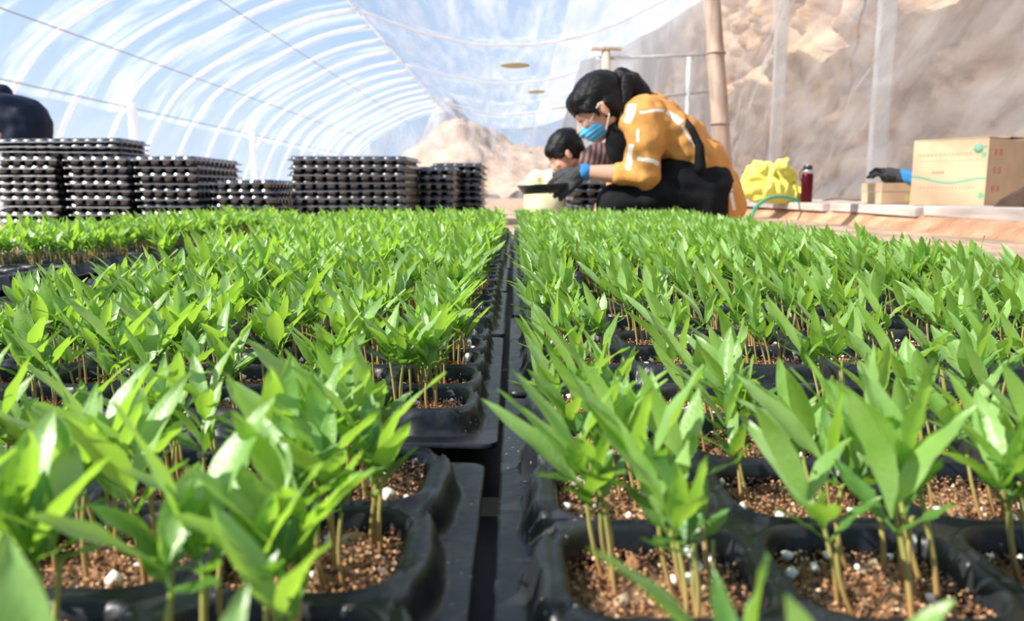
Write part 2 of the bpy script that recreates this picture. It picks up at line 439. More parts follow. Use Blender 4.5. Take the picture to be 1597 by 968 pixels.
# loose milky sheet hung across the house behind the woman
M['film_curtain'] = film_mat('curtain_film', 0.55, 0.90, (6.0, .8, 1.0), p0=0.35, p1=0.65, nscale=1.2, tint=(0.56, 0.56, 0.57), gloss=0.04)
def curtain_fn(u, v):
    x0 = 0.15 + 0.75 * v ** .7; x = x0 + (2.66 - x0) * u; top = sag_z(x, 11.0) - .03
    return (x, 11.0 + .10 * math.sin(x * 9 + 2 * v) + .06 * mnoise.noise(Vector((x * 5, v * 3, 2))), .02 + (top - .02) * v)
tag(sheet('film_curtain', curtain_fn, 90, 30, M['film_curtain'], kind=None, uv=lambda u, v: (u * 2.5, v * 2)), 'milky plastic curtain hanging across the greenhouse behind the woman', 'curtain')
# end wall, an irregular sheet of film
def end_fn(u, v):
    x = -4.3 + 7.0 * u; 
    top = 2.2
    if x < -1.75:
        for a, b in zip(ARCH, ARCH[1:]):
            if a[0] <= x <= b[0]: top = a[1] + (b[1] - a[1]) * (x - a[0]) / (b[0] - a[0])
    else: top = sag_z(x, L1)
    return (x, L1 + 0.08 * mnoise.noise(Vector((x * 3, v * 1.5, 0))), max(0.02, top) * v)
sheet('wall_end', end_fn, 120, 20, film_mat('end_film', 0.15, 0.6, (5, 1, 1), nscale=1.2, tint=(0.9, 0.9, 0.92)), uv=lambda u, v: (u * 7, v * 2))

# earth face behind the back wall (cut loess slope) and the mound beyond the end
def cliff_fn(u, v):
    y = -2 + 26 * u; z = -0.2 + 6.2 * v
    r = mnoise.fractal(Vector((y * 0.9 + z * 0.8, z * 1.1 - y * .3, 2.0)), 0.8, 2.0, 6)
    r2 = abs(mnoise.noise(Vector((y * 0.7 + z * 1.6, z * 0.8 - y * .5, 8.0))))
    x = 3.55 + 0.30 * z + 0.55 * r - 0.5 * r2
    return (max(3.15, x), y, z)
sheet('earth_face', cliff_fn, 300, 110, M['loess'])
def mound_fn(u, v):
    x = -9 + 17 * u; y = 22 + 12 * v
    pk = 2.35 * math.exp(-((x + 2.0) / 2.2) ** 2) + 1.5 * math.exp(-((x - 2.6) / 2.6) ** 2) + .2
    z = pk * math.sin(min(1, v * 1.8) * PI / 2) + 0.35 * mnoise.fractal(Vector((x * .8, y * .8, 0)), .8, 2, 5)
    return (x, y, max(-0.1, z * 1.0))
sheet('earth_mound', mound_fn, 140, 60, M['mound'])
def ridge_fn(u, v):
    x = -7 + 9 * u; y = 33 + 6 * v
    z = (3.75 * math.exp(-((x + 3.0) / 1.6) ** 2) + 0.9) * math.sin(v * PI) ** .6 + .25 * mnoise.fractal(Vector((x, y, 4)), .8, 2, 4)
    return (x, y, z - .3)
sheet('shale_ridge', ridge_fn, 80, 20, M['greyrock'])

# ribs: each arch tube a thing of its own
k = 0
for i in range(-4, 15):
    y = RIB0 + RIBD * i
    if y < 2.6: continue
    me = tube_mesh([(p.x, 0, p.z) for p in arch_s[::2]], 0.024, 8)
    o = link('arch_rib', me, M['rib']); o.location = (0, y, 0)
    n_ = ['nearest', 'second', 'third', 'fourth', 'fifth', 'sixth', 'seventh', 'eighth', 'ninth', 'tenth', 'eleventh', 'twelfth', 'thirteenth', 'fourteenth', 'fifteenth', 'sixteenth', 'seventeenth', 'eighteenth', 'farthest'][k]
    tag(o, 'white curved greenhouse rib under the film roof, %s one from the camera' % n_, 'greenhouse rib', 'curved ribs of the left roof')
    k += 1
# purlin wires
for (idx, lab) in (((0.333), 'low, along the top of the side film'), ((0.50), 'second lowest on the curved roof'), ((0.74), 'high on the curved roof')):
    p = arch_at(idx)
    me = tube_mesh([(p.x + .02, L0, p.z - .02), (p.x + .02, L1 - .1, p.z - .02)], 0.006, 6)
    tag(link('purlin_wire', me, M['wire']), 'thin grey wire running lengthwise, ' + lab, 'wire', 'lengthwise roof wires')
me = tube_mesh([(-1.74, L0, 2.14), (-1.74, L1 - .1, 2.14)], 0.012, 8)
tag(link('ridge_pole', me, M['rib']), 'pale pole running along the peak of the curved roof', 'pole')
# left side support posts (pale, square)
for (px, yb, yt, Y, lab) in ((205, 330, 160, 8.1, 'pale upright post in the left film wall, nearer one above the low tray stacks'),
                             (393, 320, 205, 11.4, 'pale upright post in the left film wall, farther one left of the long stack')):
    a = P(px, yt, Y); bm = bmesh.new(); box_bm(bm, (0, 0, a.z / 2), (0.075, 0.06, a.z), bevel=0.004)
    o = link('support_post', bm_mesh(bm), M['rib'], smooth=False); o.location = (a.x, Y, 0); tag(o, lab, 'post', 'pale greenhouse posts')

# right side posts, wrapped in film
M['postwhite'] = simple('whitewashed_post', (0.68, 0.70, 0.70), 0.7, var=0.1, scale=8)
for (Y, lab) in ((6.4, 'thick pale post against the right film wall, behind the small box'),
                 (8.9, 'pale post against the right film wall, behind the yellow sack'),
                 (12.0, 'pale post against the right film wall, farther one beside the bamboo pole'),
                 (16.0, 'farthest pale post along the right film wall')):
    bm = bmesh.new(); box_bm(bm, (0, 0, 1.4), (0.125, 0.085, 2.8), bevel=0.01)
    o = link('support_post', bm_mesh(bm), M['postwhite'], smooth=False); o.location = (2.95, Y, 0)
    tag(o, lab, 'post', 'pale greenhouse posts')

# bamboo pole and the wooden prop behind
M['bamboo'] = simple('weathered_bamboo', (0.40, 0.26, 0.19), 0.5, col2=(0.56, 0.43, 0.34), scale=5, stretch=(6, 6, 0.6), bump=0.2)
M['node'] = simple('bamboo_node', (0.36, 0.25, 0.17), 0.6)
pb = P(1131, 372, 3.6); pt = P(1108, -60, 3.6)
bam = empty('bamboo_pole', (pb.x, 3.6, 0))
ctrl = []; rad = []; nodes_at = [0.16, 0.47, 0.78, 1.06]
for i in range(61):
    t = i / 60; z = t * pt.z; r = 0.041 - 0.004 * t
    for nz in nodes_at:
        r += 0.004 * math.exp(-((z - nz) / 0.012) ** 2)
    ctrl.append(((pt.x - pb.x) * t + 0.004 * math.sin(5 * t), 0, z)); rad.append(r)
tag(bam, 'tall weathered bamboo pole standing behind the kneeling woman', 'pole')
link('culm', tube_mesh(ctrl, rad, 20), M['bamboo'], bam)
for nz in nodes_at:
    t = nz / pt.z
    c = Vector(((pt.x - pb.x) * t, 0, nz))
    link('node_ring', tube_mesh([c - Vector((0, 0, .004)), c + Vector((0, 0, .004))], 0.0455, 20), M['node'], bam)
pw = P(941, 320, 8.0); pwt = P(941, 78, 8.0)
prop = empty('wooden_prop', (pw.x, 8.0, 0)); tag(prop, 'round wooden prop with a flat crosspiece, holding up the film above the woman', 'prop')
M['wood'] = simple('pale_wood', (0.62, 0.50, 0.38), 0.7, var=0.2, scale=6, stretch=(8, 8, 1), bump=0.2)
link('post', tube_mesh([(0, 0, 0), (0.01, 0, pwt.z * .5), (0, 0, pwt.z)], [.05, .045, .042], 12), M['wood'], prop)
bm = bmesh.new(); box_bm(bm, (0, 0, pwt.z + .012), (0.3, 0.1, 0.024), bevel=.003); link('crosspiece', bm_mesh(bm), M['wood'], prop, smooth=False)

# long poles that carry the film at the back, seen above the woman
M['pole_grey'] = simple('grey_pole', (0.55, 0.56, 0.58), 0.6, var=0.1)
for (p1, p2, Y1, Y2, r, lab) in (((860, 168), (1110, 142), 9.5, 9.5, .02, 'thin grey crossbar behind the head of the kneeling woman'),
                                 ((930, 92), (1125, 84), 8.05, 8.05, .016, 'thin grey crossbar resting by the top of the wooden prop')):
    tag(link('crossbar', tube_mesh([P(*p1, Y1), P(*p2, Y2)], r, 8), M['pole_grey']), lab, 'bar', 'crossbars behind the woman')
for px, yt, lab in ((1020, 175, 'slim pale upright right of the ponytail, in the distance'), (1075, 88, 'slim pale upright just left of the bamboo pole, in the distance')):
    a = P(px, yt, 9.5)
    tag(link('upright', tube_mesh([(a.x, 9.5, 0), (a.x, 9.5, a.z)], .028, 8), M['postwhite']), lab, 'upright', 'slim uprights in the distance')

# round pads that press on the sagging film
M['pad'] = simple('tan_pad', (0.50, 0.44, 0.30), 0.8, var=0.15)
for (px, py, Y, r, lab) in ((803, 102, 8.6, .16, 'largest tan oval pad on the sagging roof film'), (836, 143, 11.5, .13, 'middle tan oval pad on the sagging roof film'), (821, 200, 17.0, .15, 'smallest and lowest tan oval pad, on the far roof film')):
    Y0_ = Y
    for _ in range(40):                       # slide along until it touches the underside of the film
        c = P(px, py, Y); Y += (sag_z(c.x, Y) - .014 - c.z) / ((300 - py) / F)  * .5
    c = P(px, py, Y)
    me = lathe_mesh([(0.001, -.012), (r * .8, -.012), (r, -.004), (r, .004), (r * .8, .012), (.001, .012)], 28)
    o = link('film_pad', me, M['pad']); o.location = c; o.scale = (c.y / Y0_,) * 3; tag(o, lab, 'pad', 'tan pads under the roof film')
    tag(o)

# ------------------------------------------------------------------ cell trays
class Small: cp, cq, nx, ny, half, r = 0.0532, 0.0515, 10, 5, (0.0228, 0.0218), 0.013      # fifty small cells
class Large: cp, cq, nx, ny, half, r = 0.0655, 0.0635, 8, 4, (0.0285, 0.0275), 0.015     # thirty-two large cells
class Stacked(Small): r = 0.021
TW = 10 * 0.052 + 0.04; TD = 5 * 0.050 + 0.04                      # outer size, the same for both
RIMZ = 0.05
def cell_dist(X, Y, T, grow=0.0):
    """signed distance to the nearest cell's rounded square"""
    cx = (np.clip(np.floor(X / T.cp + T.nx / 2), 0, T.nx - 1) + 0.5 - T.nx / 2) * T.cp
    cy = (np.clip(np.floor(Y / T.cq + T.ny / 2), 0, T.ny - 1) + 0.5 - T.ny / 2) * T.cq
    r = T.r
    qx = np.abs(X - cx) - (T.half[0] + grow - r); qy = np.abs(Y - cy) - (T.half[1] + grow - r)
    return np.hypot(np.maximum(qx, 0), np.maximum(qy, 0)) + np.minimum(np.maximum(qx, qy), 0) - r
def sst(a, b, x):
    t = np.clip((x - a) / (b - a), 0, 1); return t * t * (3 - 2 * t)
def tray_height(X, Y, T, stacked=False):
    d = cell_dist(X, Y, T, 0.0026 if stacked else 0)
    hx, hy = T.nx * T.cp / 2, T.ny * T.cq / 2
    top = -0.0022 * sst(0.002, 0.0052, d) * (np.abs(X) < hx) * (np.abs(Y) < hy)             # shallow saddle between cells
    z = np.where(d > 0, top, 0)
    # down into the cell: rounded lip, then a steep tapering wall
    z = z - 0.0025 * sst(0.0015, -0.0012, d) - 0.0425 * (sst(-0.0005, -0.0085, d) ** 0.8 if not stacked else sst(-0.0005, -0.0050, d))
    # outer wall: follows every cell, so it is scalloped
    if stacked: zo = -0.0150 * sst(0.0005, 0.0075, d)
    elif T is Large: zo = -0.0135 * sst(0.0080, 0.0130, d + 0.0008 * np.sin(X * 210) + .0008 * np.sin(Y * 170))
    else: zo = -0.0135 * sst(0.0060, 0.0098, d + 0.0006 * np.sin(X * 310) + .0006 * np.sin(Y * 270))
    edge = (np.abs(X) > hx - .002) | (np.abs(Y) > hy - .002)
    z = z + np.where(edge, zo, 0)
    z = z + 0.0006 * np.sin(X * 47) * np.sin(Y * 61 + 1.3)
    return z
def tray_mesh(step, name, T, wall=0.0025, stacked=False):
    nx = int(TW / step) + 1; ny = int(TD / step) + 1
    xs = np.linspace(-TW / 2, TW / 2, nx); ys = np.linspace(-TD / 2, TD / 2, ny)
    X, Y = np.meshgrid(xs, ys, indexing='ij')
    Z = tray_height(X, Y, T, stacked)
    # rounded plan corners of the flange
    rc = 0.008; qx = np.maximum(np.abs(X) - (TW / 2 - rc), 0); qy = np.maximum(np.abs(Y) - (TD / 2 - rc), 0)
    ql = np.hypot(qx, qy); f = np.where(ql > rc, rc / np.maximum(ql, 1e-9), 1)
    X2 = np.where((qx > 0) & (qy > 0), np.sign(X) * (TW / 2 - rc + qx * f), X); Y2 = np.where((qx > 0) & (qy > 0), np.sign(Y) * (TD / 2 - rc + qy * f), Y)
    V = np.stack([X2, Y2, Z], -1).reshape(-1, 3); Q = grid_faces(nx, ny)
    # turned-down edge of the flange
    ring = [i * ny for i in range(nx)] + [(nx - 1) * ny + j for j in range(1, ny)] + [i * ny + ny - 1 for i in range(nx - 2, -1, -1)] + [j for j in range(ny - 2, 0, -1)]
    RV = V[ring].copy(); RV[:, 2] -= wall
    n0 = len(V); V = np.vstack([V, RV]); m = len(ring)
    Q2 = np.array([[ring[k], n0 + k, n0 + (k + 1) % m, ring[(k + 1) % m]] for k in range(m)])
    return np_mesh(name, V, np.vstack([Q, Q2]))
ME = {}
for nm_, T_ in (('small', Small), ('large', Large)):
    ME[nm_, True] = tray_mesh(0.0016, 'tray_near', T_); ME[nm_, False] = tray_mesh(0.0036, 'tray_far', T_)
ME_STACK = tray_mesh(0.0027, 'tray_stack', Stacked, wall=0.005, stacked=True)
for me in ME.values(): me.materials.append(M['tray'])
ME_STACK.materials.append(M['tray_clean'])
for me in list(ME.values()) + [ME_STACK]: me.polygons.foreach_set('use_smooth', np.ones(len(me.polygons), bool))

ORD = ['first', 'second', 'third', 'fourth', 'fifth', 'sixth', 'seventh', 'eighth', 'ninth', 'tenth', 'eleventh', 'twelfth', 'thirteenth', 'fourteenth', 'fifteenth', 'sixteenth', 'seventeenth', 'eighteenth', 'nineteenth', 'twentieth']
trays = []       # (name of side, row index, centre x, centre y, rotation, seeded)
ys = [0.057 + TD / 2, 0.371 + TD / 2] + [0.673 + TD / 2 + 0.299 * k for k in range(7)]
for i, y in enumerate(ys):
    if y + TD / 2 > 2.75: continue
    off = [-0.0137, -0.0090, -0.0085, -0.0100, -0.0070, -0.0100, -0.0080, -0.009, -0.009][i]
    trays.append(['left', i, off - TW / 2, y, 0.0 if i != 1 else 0.004])
ys = [0.169 - 0.012 - TD / 2, 0.169 + TD / 2, 0.472 + TD / 2] + [0.774 + TD / 2 + 0.299 * k for k in range(7)]
for i, y in enumerate(ys):
    if y + TD / 2 > 2.80: continue
    trays.append(['right', i, [-0.0066, -.0066, -.0050, -.003, -.004, -.002, -.004, -.003, -.003, -.003][i] + TW / 2, y, 0.0])
for i in range(4):
    trays.append(['outer', i, -0.672 - TD / 2, 0.30 + TW / 2 + 0.572 * i, PI / 2])
def is_large(side, i): return side == 'right' or (side == 'left' and i == 0)
for t in trays:
    side, i, x, y, r = t
    near = math.hypot(x, y) < 0.72 and side != 'outer'
    if side == 'left': lab = 'black cell tray of seedlings left of the central gap, %s tray from the camera' % ORD[i]
    elif side == 'right': lab = 'black cell tray of seedlings right of the central gap, %s tray from the camera' % ORD[i]
    else: lab = ('empty black cell tray at the left edge of the bed, %s from the camera' if i < 1 else 'black cell tray of seedlings along the far left edge, %s from the camera') % ORD[i]
    o = link('seedling_tray', ME['large' if is_large(side, i) else 'small', near]); o.location = (x, y, RIMZ + .0005 * i); o.rotation_euler.z = r
    tag(o, lab, 'tray', 'cell trays laid out in the bed')

# ------------------------------------------------------------------ potting mix and perlite
def cells_of(t):
    side, i, x, y, r = t; c, s = math.cos(r), math.sin(r); T = Large if is_large(side, i) else Small
    for a in range(T.nx):
        for b in range(T.ny):
            lx, ly = (a + .5 - T.nx / 2) * T.cp, (b + .5 - T.ny / 2) * T.cq
            yield a, b, x + lx * c - ly * s, y + lx * s + ly * c
def visible(x, y, z=0.05, m=260):
    dx, dy, dz = x, y, z - ZC
    v = CAMM.transposed() @ Vector((dx, dy, dz))
    if v.z > -0.06: return False
    px = 798.5 + F * v.x / -v.z; py = 484 - F * v.y / -v.z
    return -m < px < 1597 + m and -m < py < 968 + m
GR = np.array([[1, 0, -.3], [-.5, .8, -.3], [-.5, -.8, -.3], [.1, 0, .9], [-.3, .4, .5]], float)
GF = np.array([[0, 1, 3], [1, 4, 3], [4, 2, 3], [2, 0, 3], [1, 2, 4], [0, 2, 1]])
def chunks(P_, size, rng, flat=0.75):
    n = len(P_); a = rng.random((n, 3)) * 2 * PI
    ca, sa = np.cos(a), np.sin(a)
    Rz = np.zeros((n, 3, 3)); Rz[:, 0, 0] = ca[:, 0]; Rz[:, 0, 1] = -sa[:, 0]; Rz[:, 1, 0] = sa[:, 0]; Rz[:, 1, 1] = ca[:, 0]; Rz[:, 2, 2] = 1
    Rx = np.zeros((n, 3, 3)); Rx[:, 0, 0] = 1; Rx[:, 1, 1] = ca[:, 1]; Rx[:, 1, 2] = -sa[:, 1]; Rx[:, 2, 1] = sa[:, 1]; Rx[:, 2, 2] = ca[:, 1]
    R = Rz @ Rx
    sc = size[:, None, None] * (0.6 + 0.7 * rng.random((n, 1, 3)))
    V = np.einsum('nij,nkj->nki', R, GR[None] * sc * np.array([1, 1, flat])) + P_[:, None, :]
    Fc = (GF[None] + (np.arange(n) * len(GR))[:, None, None]).reshape(-1, 3)
    return V.reshape(-1, 3), Fc
SOILC = np.array([[0.16, 0.075, 0.035], [0.34, 0.16, 0.07], [0.52, 0.27, 0.12], [0.62, 0.38, 0.20], [0.10, 0.05, 0.03], [0.045, 0.03, 0.022], [0.75, 0.55, 0.36]])
SOILP = np.array([.22, .25, .18, .10, .12, .10, .03])
per_pts = []; per_sz = []
def y_first(i): return i < 1
for ti, t in enumerate(trays):
    side, i, tx, ty, r = t
    empty_tray = side == 'outer' and y_first(i)
    Vs = []; Fs = []; Cs = []; off = 0
    for a, b, x, y in cells_of(t):
        if not visible(x, y): continue
        d = math.hypot(x, y)
        if empty_tray and random.random() < .75: continue
        n = 16 if d < .8 else 7
        T = Large if is_large(side, i) else Small; hx, hy = T.half; big_ = 1.65 if T is Large else 1.0
        X, Y = np.meshgrid(np.linspace(-hx, hx, n), np.linspace(-hy, hy, n), indexing='ij')
        lvl = RIMZ - 0.0065 - 0.003 * random.random()
        Z = lvl + 0.0016 * RNG.standard_normal(X.shape) * (1 if d < .8 else .8) - 0.004 * (np.maximum(np.abs(X) / hx, np.abs(Y) / hy)) ** 4
        c, s = math.cos(r), math.sin(r)
        V = np.stack([x + X * c - Y * s, y + X * s + Y * c, Z], -1).reshape(-1, 3)
        Q = grid_faces(n, n)
        Vs.append(V); Fs.append(np.concatenate([Q[:, [0, 1, 2]], Q[:, [0, 2, 3]]]) + off); off += len(V)
        ci = RNG.choice(len(SOILC), len(V), p=SOILP); Cs.append(SOILC[ci] * .75)
        if d < 1.3:
            k = 900 if d < .42 else (560 if d < .62 else (150 if d < .9 else 50)); k = int(k * big_)
            u = RNG.uniform(-1, 1, (k, 2)) * np.array([hx - .0018, hy - .0018])
            p = np.stack([x + u[:, 0] * c - u[:, 1] * s, y + u[:, 0] * s + u[:, 1] * c, np.full(k, lvl) + RNG.uniform(-.0005, .0028, k)], -1)
            sz = RNG.uniform(.0005, .0013, k) * (1 if d < .62 else 1.5)
            V, Fc = chunks(p, sz, RNG); Vs.append(V); Fs.append(Fc + off); off += len(V)
            ci = RNG.choice(len(SOILC), k, p=SOILP); Cs.append(np.repeat(SOILC[ci], len(GR), 0))
        kp = RNG.poisson((10 if side == 'right' else 3.5 * big_)) + (2 if d < .6 else 0)
        for _ in range(kp):
            u = RNG.uniform(-1, 1, 2) * np.array([hx - .003, hy - .003])
            per_pts.append((x + u[0] * c - u[1] * s, y + u[0] * s + u[1] * c, lvl + .0022)); per_sz.append(RNG.uniform(.0006, .0022) * (1.15 if d < 1 else .9))
    if not Vs: continue
    V = np.vstack(Vs); me = np_mesh('soil', V - np.array([tx, ty, RIMZ - .02]), np.vstack(Fs)); 
    set_color(me, np.vstack(Cs))
    o = link('potting_mix', me, M['soil'], smooth=False); o.location = (tx, ty, RIMZ - .02)
    where = {'left': 'left of the gap', 'right': 'right of the gap', 'outer': 'along the left edge'}[side]
    tag(o, 'brown gritty potting mix filling the %s tray %s' % (ORD[i], where), 'potting mix', 'potting mix in the trays', 'stuff')
# perlite: small white lumps
def ico():
    bm = bmesh.new(); bmesh.ops.create_icosphere(bm, subdivisions=1, radius=1); bm.verts.ensure_lookup_table()
    V = np.array([v.co[:] for v in bm.verts]); Fc = np.array([[v.index for v in f.verts] for f in bm.faces]); bm.free(); return V, Fc
IV, IF = ico()
pp = np.array(per_pts); ps = np.array(per_sz); n = len(pp)
V = IV[None] * (ps[:, None, None] * RNG.uniform(.65, 1.25, (n, 1, 3))) * (1 + .28 * RNG.standard_normal((n, len(IV), 1))) + pp[:, None]
Fc = (IF[None] + (np.arange(n) * len(IV))[:, None, None]).reshape(-1, 3)
o = link('perlite_grains', np_mesh('perlite', V.reshape(-1, 3), Fc), M['perlite'])
tag(o, 'small white perlite lumps scattered over the potting mix', 'perlite', kind='stuff')

# ------------------------------------------------------------------ seedlings
def leaf_np(base, L_, W_, az, tilt, bend, fold, ns=9, petiole=0.12, twist=0.0):
    """lance-shaped leaf: starts at base, heading az, tilt from vertical growing by bend towards the tip"""
    pts = []; tang = []
    p = np.array(base, float); ds = L_ / (ns - 1)
    for k in range(ns):
        s = k / (ns - 1); th = tilt + bend * s
        t = np.array([math.sin(th) * math.cos(az), math.sin(th) * math.sin(az), math.cos(th)])
        pts.append(p.copy()); tang.append(t); p = p + t * ds
    side0 = np.array([-math.sin(az), math.cos(az), 0])
    V = []
    for k in range(ns):
        s = k / (ns - 1)
        q = max(0.0, (s - petiole) / (1 - petiole))
        wdt = W_ * 0.5 * 2.05 * (q ** 0.62) * ((1 - q) ** 0.92) if q > 0 else 0.0
        wdt = max(wdt, 0.00045 if s < .98 else 0.0001)
        t = tang[k]; nrm = np.cross(side0, t); nrm /= np.linalg.norm(nrm)
        a = twist * s; sd = side0 * math.cos(a) + nrm * math.sin(a); up = np.cross(sd, t)
        for c in (-1, -.55, 0, .55, 1):
            V.append(pts[k] + sd * wdt * c + up * (-abs(c)) * wdt * fold + up * 0.0004 * math.sin(k * 1.9 + c * 3))
    return np.array(V), grid_faces(ns, 5)
def stem_np(p0, p1, bow, r0, r1, n=5, seg=6):
    V = []
    for k in range(seg):
        t = k / (seg - 1); c = np.array(p0) * (1 - t) + np.array(p1) * t + np.array([bow[0], bow[1], 0]) * math.sin(PI * t)
        r = r0 * (1 - t) + r1 * t
        for a in range(n): V.append(c + r * np.array([math.cos(2 * PI * a / n), math.sin(2 * PI * a / n), 0]))
    Q = []
    for k in range(seg - 1):
        for a in range(n): Q.append([k * n + a, k * n + (a + 1) % n, (k + 1) * n + (a + 1) % n, (k + 1) * n + a])
    return np.array(V), np.array(Q)
def make_proto(rng, lean, lod):
    """parts: list of (name, V, Q)"""
    h = rng.uniform(.020, .031); top = (rng.uniform(-.004, .004) - lean * .5 * h, rng.uniform(-.004, .004), h)
    ns = 9 if lod == 0 else 5
    parts = [('stem',) + stem_np((0, 0, -.006), top, (rng.uniform(-.002, .002), rng.uniform(-.002, .002)), .00085, .0007, 6 if lod == 0 else 3, 6 if lod == 0 else 3)]
    az = rng.uniform(0, PI); size = rng.uniform(.85, 1.2)
    def skew(V):      # lean of the whole plant towards the light
        z = np.maximum(V[:, 2], 0); V = V.copy(); V[:, 0] -= lean * z * .5 * (z / .06); return V
    for k in (0, 1):  # cotyledons
        a = az + PI * k + rng.uniform(-.3, .3)
        V, Q = leaf_np(top, rng.uniform(.015, .024) * size, rng.uniform(.0065, .0095), a, rng.uniform(.5, 1.2), rng.uniform(-.2, .5), rng.uniform(.05, .3), ns, .16, rng.uniform(-.5, .5))
        parts.append(('cotyledon', skew(V), Q))
    t2 = (top[0] - lean * .003, top[1], top[2] + .004)
    nl = 2 if rng.random() < .72 else 3
    for k in range(nl):
        a = az + PI / 2 + (2 * PI / nl) * k + rng.uniform(-.5, .5)
        V, Q = leaf_np(t2, rng.uniform(.024, .036) * size, rng.uniform(.0095, .0140), a, rng.uniform(.2, .85), rng.uniform(-.15, .6), rng.uniform(.12, .5), ns, .10, rng.uniform(-.6, .6))
        parts.append(('leaf', skew(V), Q))
    if rng.random() < .6:
        V, Q = leaf_np(t2, .011 * size, .003, rng.uniform(0, 6.28), .15, .1, .6, ns, .1)
        parts.append(('leaf', skew(V), Q))
    return parts
NP = 14
rngp = np.random.default_rng(5)
protos = {}
for side, lean in (('left', 0.10), ('right', 0.44)):
    for lod in (0, 1): protos[side, lod] = [make_proto(rngp, lean, lod) for _ in range(NP if lod == 0 else 22)]

plants = []
def b_edge(i, a): return a == (7 if i == 0 else 9)
for t in trays:
    side, i, tx, ty, r = t
    for a, b, x, y in cells_of(t):
        if not visible(x, y, .105, 260): continue
        if side == 'outer' and y < 1.22: continue
        if side == 'left' and x < -.39 and .50 < y < 1.60 and random.random() < .96: continue
        if side == 'left' and x < -.33 and .66 < y < 1.35 and random.random() < .35: continue
        d = math.hypot(x, y)
        lg = is_large(side, i)
        if d < .8: n = random.choice([6, 7, 8, 9, 10]) if side == 'right' else (random.choice([9, 10, 11, 13]) if lg else random.choice([7, 8, 9, 10]))
        else: n = random.choice([15, 17, 19]) if lg else random.choice([10, 11, 12])
        if side == 'left' and b_edge(i, a): n += 2
        if side == 'right' and y < .25: n += 2
        sp = (.019, .018) if lg else (.013, .012)
        # sown in one or two clumps
        cx, cy = x + random.gauss(0, .004), y + random.gauss(0, .004)
        for q in range(n):
            px_, py_ = cx + random.uniform(-1, 1) * sp[0], cy + random.uniform(-1, 1) * sp[1]
            if py_ < .098 or math.hypot(px_, py_) < .115 or (y < .15 and random.random() < .45): continue
            plants.append(dict(side='right' if side == 'right' else 'left', tray=(side, i), cell=(a, b), x=px_, y=py_, rz=(random.gauss(0, .5) + (PI if random.random() < .0 else 0)), s=random.uniform(.74, 1.04) * (1.14 if py_ < .25 else (1.0 if d < .6 else 1.10)), d=math.hypot(px_, py_)))
vis = [p for p in plants if visible(p['x'], p['y'], .10, 10)]
vis.sort(key=lambda p: p['d'])
near = vis[:300]; nid = {id(p) for p in near}
rest = [p for p in plants if id(p) not in nid]
# meshes shared by the individual plants
pm = {}
for side in ('left', 'right'):
    L_ = []
    for pr in protos[side, 0]:
        L_.append([(nm, np_mesh(nm, V, Q)) for nm, V, Q in pr])
        for (nm, me) in L_[-1]:
            me.materials.append(M[nm]); me.polygons.foreach_set('use_smooth', np.ones(len(me.polygons), bool))
    pm[side] = L_
bycell = {}
for p in near: bycell.setdefault((p['tray'], p['cell']), []).append(p)
POSN = {1: ['only'], 2: ['left', 'right'], 3: ['left', 'middle', 'right']}
for (tr, cell), lst in bycell.items():
    lst.sort(key=lambda p: p['x']); m = len(lst)
    for q, p in enumerate(lst):
        if m == 1: w_ = 'green pepper seedling'
        elif q == 0: w_ = 'leftmost green pepper seedling'
        elif q == m - 1: w_ = 'rightmost green pepper seedling'
        else: w_ = '%s-from-left green pepper seedling' % ORD[q]
        side, i = tr; a, b = cell
        lg = is_large(side, i); col = (ORD[(7 if lg else 9) - a] if side == 'left' else ORD[a]); row = (['front', 'second', 'third', 'back'] if lg else ['front', 'second', 'middle', 'fourth', 'back'])[b]
        p['label'] = '%s, %s row, %s cell from gap, %s %s tray' % (w_, row, col, ORD[i], side)
for p in near:
    k = random.randrange(NP); parts = pm[p['side']][k]
    root = empty('pepper_seedling', (p['x'], p['y'], RIMZ - .0065), (0, 0, p['rz'])); root.scale = (p['s'],) * 3
    tag(root, p['label'], 'seedling', 'pepper seedlings in the near trays')
    for nm, me in parts:
        c = bpy.data.objects.new(nm, me); COL.objects.link(c); c.parent = root
# all the others: one mass of seedlings
VV = []; QQ = []; MI = []; off = 0
order = {'stem': 0, 'leaf': 1, 'cotyledon': 2}
for side in ('left', 'right'):
    for lod in (0, 1):
        grp = [p for p in rest if p['side'] == side and (p['d'] < 0.85) == (lod == 0)]
        prs = protos[side, lod]
        idx = RNG.integers(0, len(prs), len(grp))
        for k, pr in enumerate(prs):
            g = [p for p, j in zip(grp, idx) if j == k]
            if not g: continue
            rz = np.array([p['rz'] for p in g]); s = np.array([p['s'] for p in g])
            if lod == 1: s = s * 1.03
            T = np.array([[p['x'], p['y'], RIMZ - .0065] for p in g])
            R = np.zeros((len(g), 3, 3)); R[:, 0, 0] = np.cos(rz); R[:, 0, 1] = -np.sin(rz); R[:, 1, 0] = np.sin(rz); R[:, 1, 1] = np.cos(rz); R[:, 2, 2] = 1
            for nm, V, Q in pr:
                W_ = np.einsum('nij,kj->nki', R, V) * s[:, None, None] + T[:, None]
                VV.append(W_.reshape(-1, 3)); QQ.append((Q[None] + (np.arange(len(g)) * len(V))[:, None, None]).reshape(-1, 4) + off)
                MI.append(np.full(len(g) * len(Q), order[nm], np.int32)); off += len(g) * len(V)
me = np_mesh('seedling_mass', np.vstack(VV), np.vstack(QQ))
for nm in ('stem', 'leaf', 'cotyledon'): me.materials.append(M[nm])
me.polygons.foreach_set('material_index', np.concatenate(MI))
o = link('seedling_mass', me)
tag(o, 'dense carpet of green pepper seedlings filling the farther trays', 'seedlings', kind='stuff')
print('plants', len(plants), 'visible', len(vis), 'far near d', near[-1]['d'])

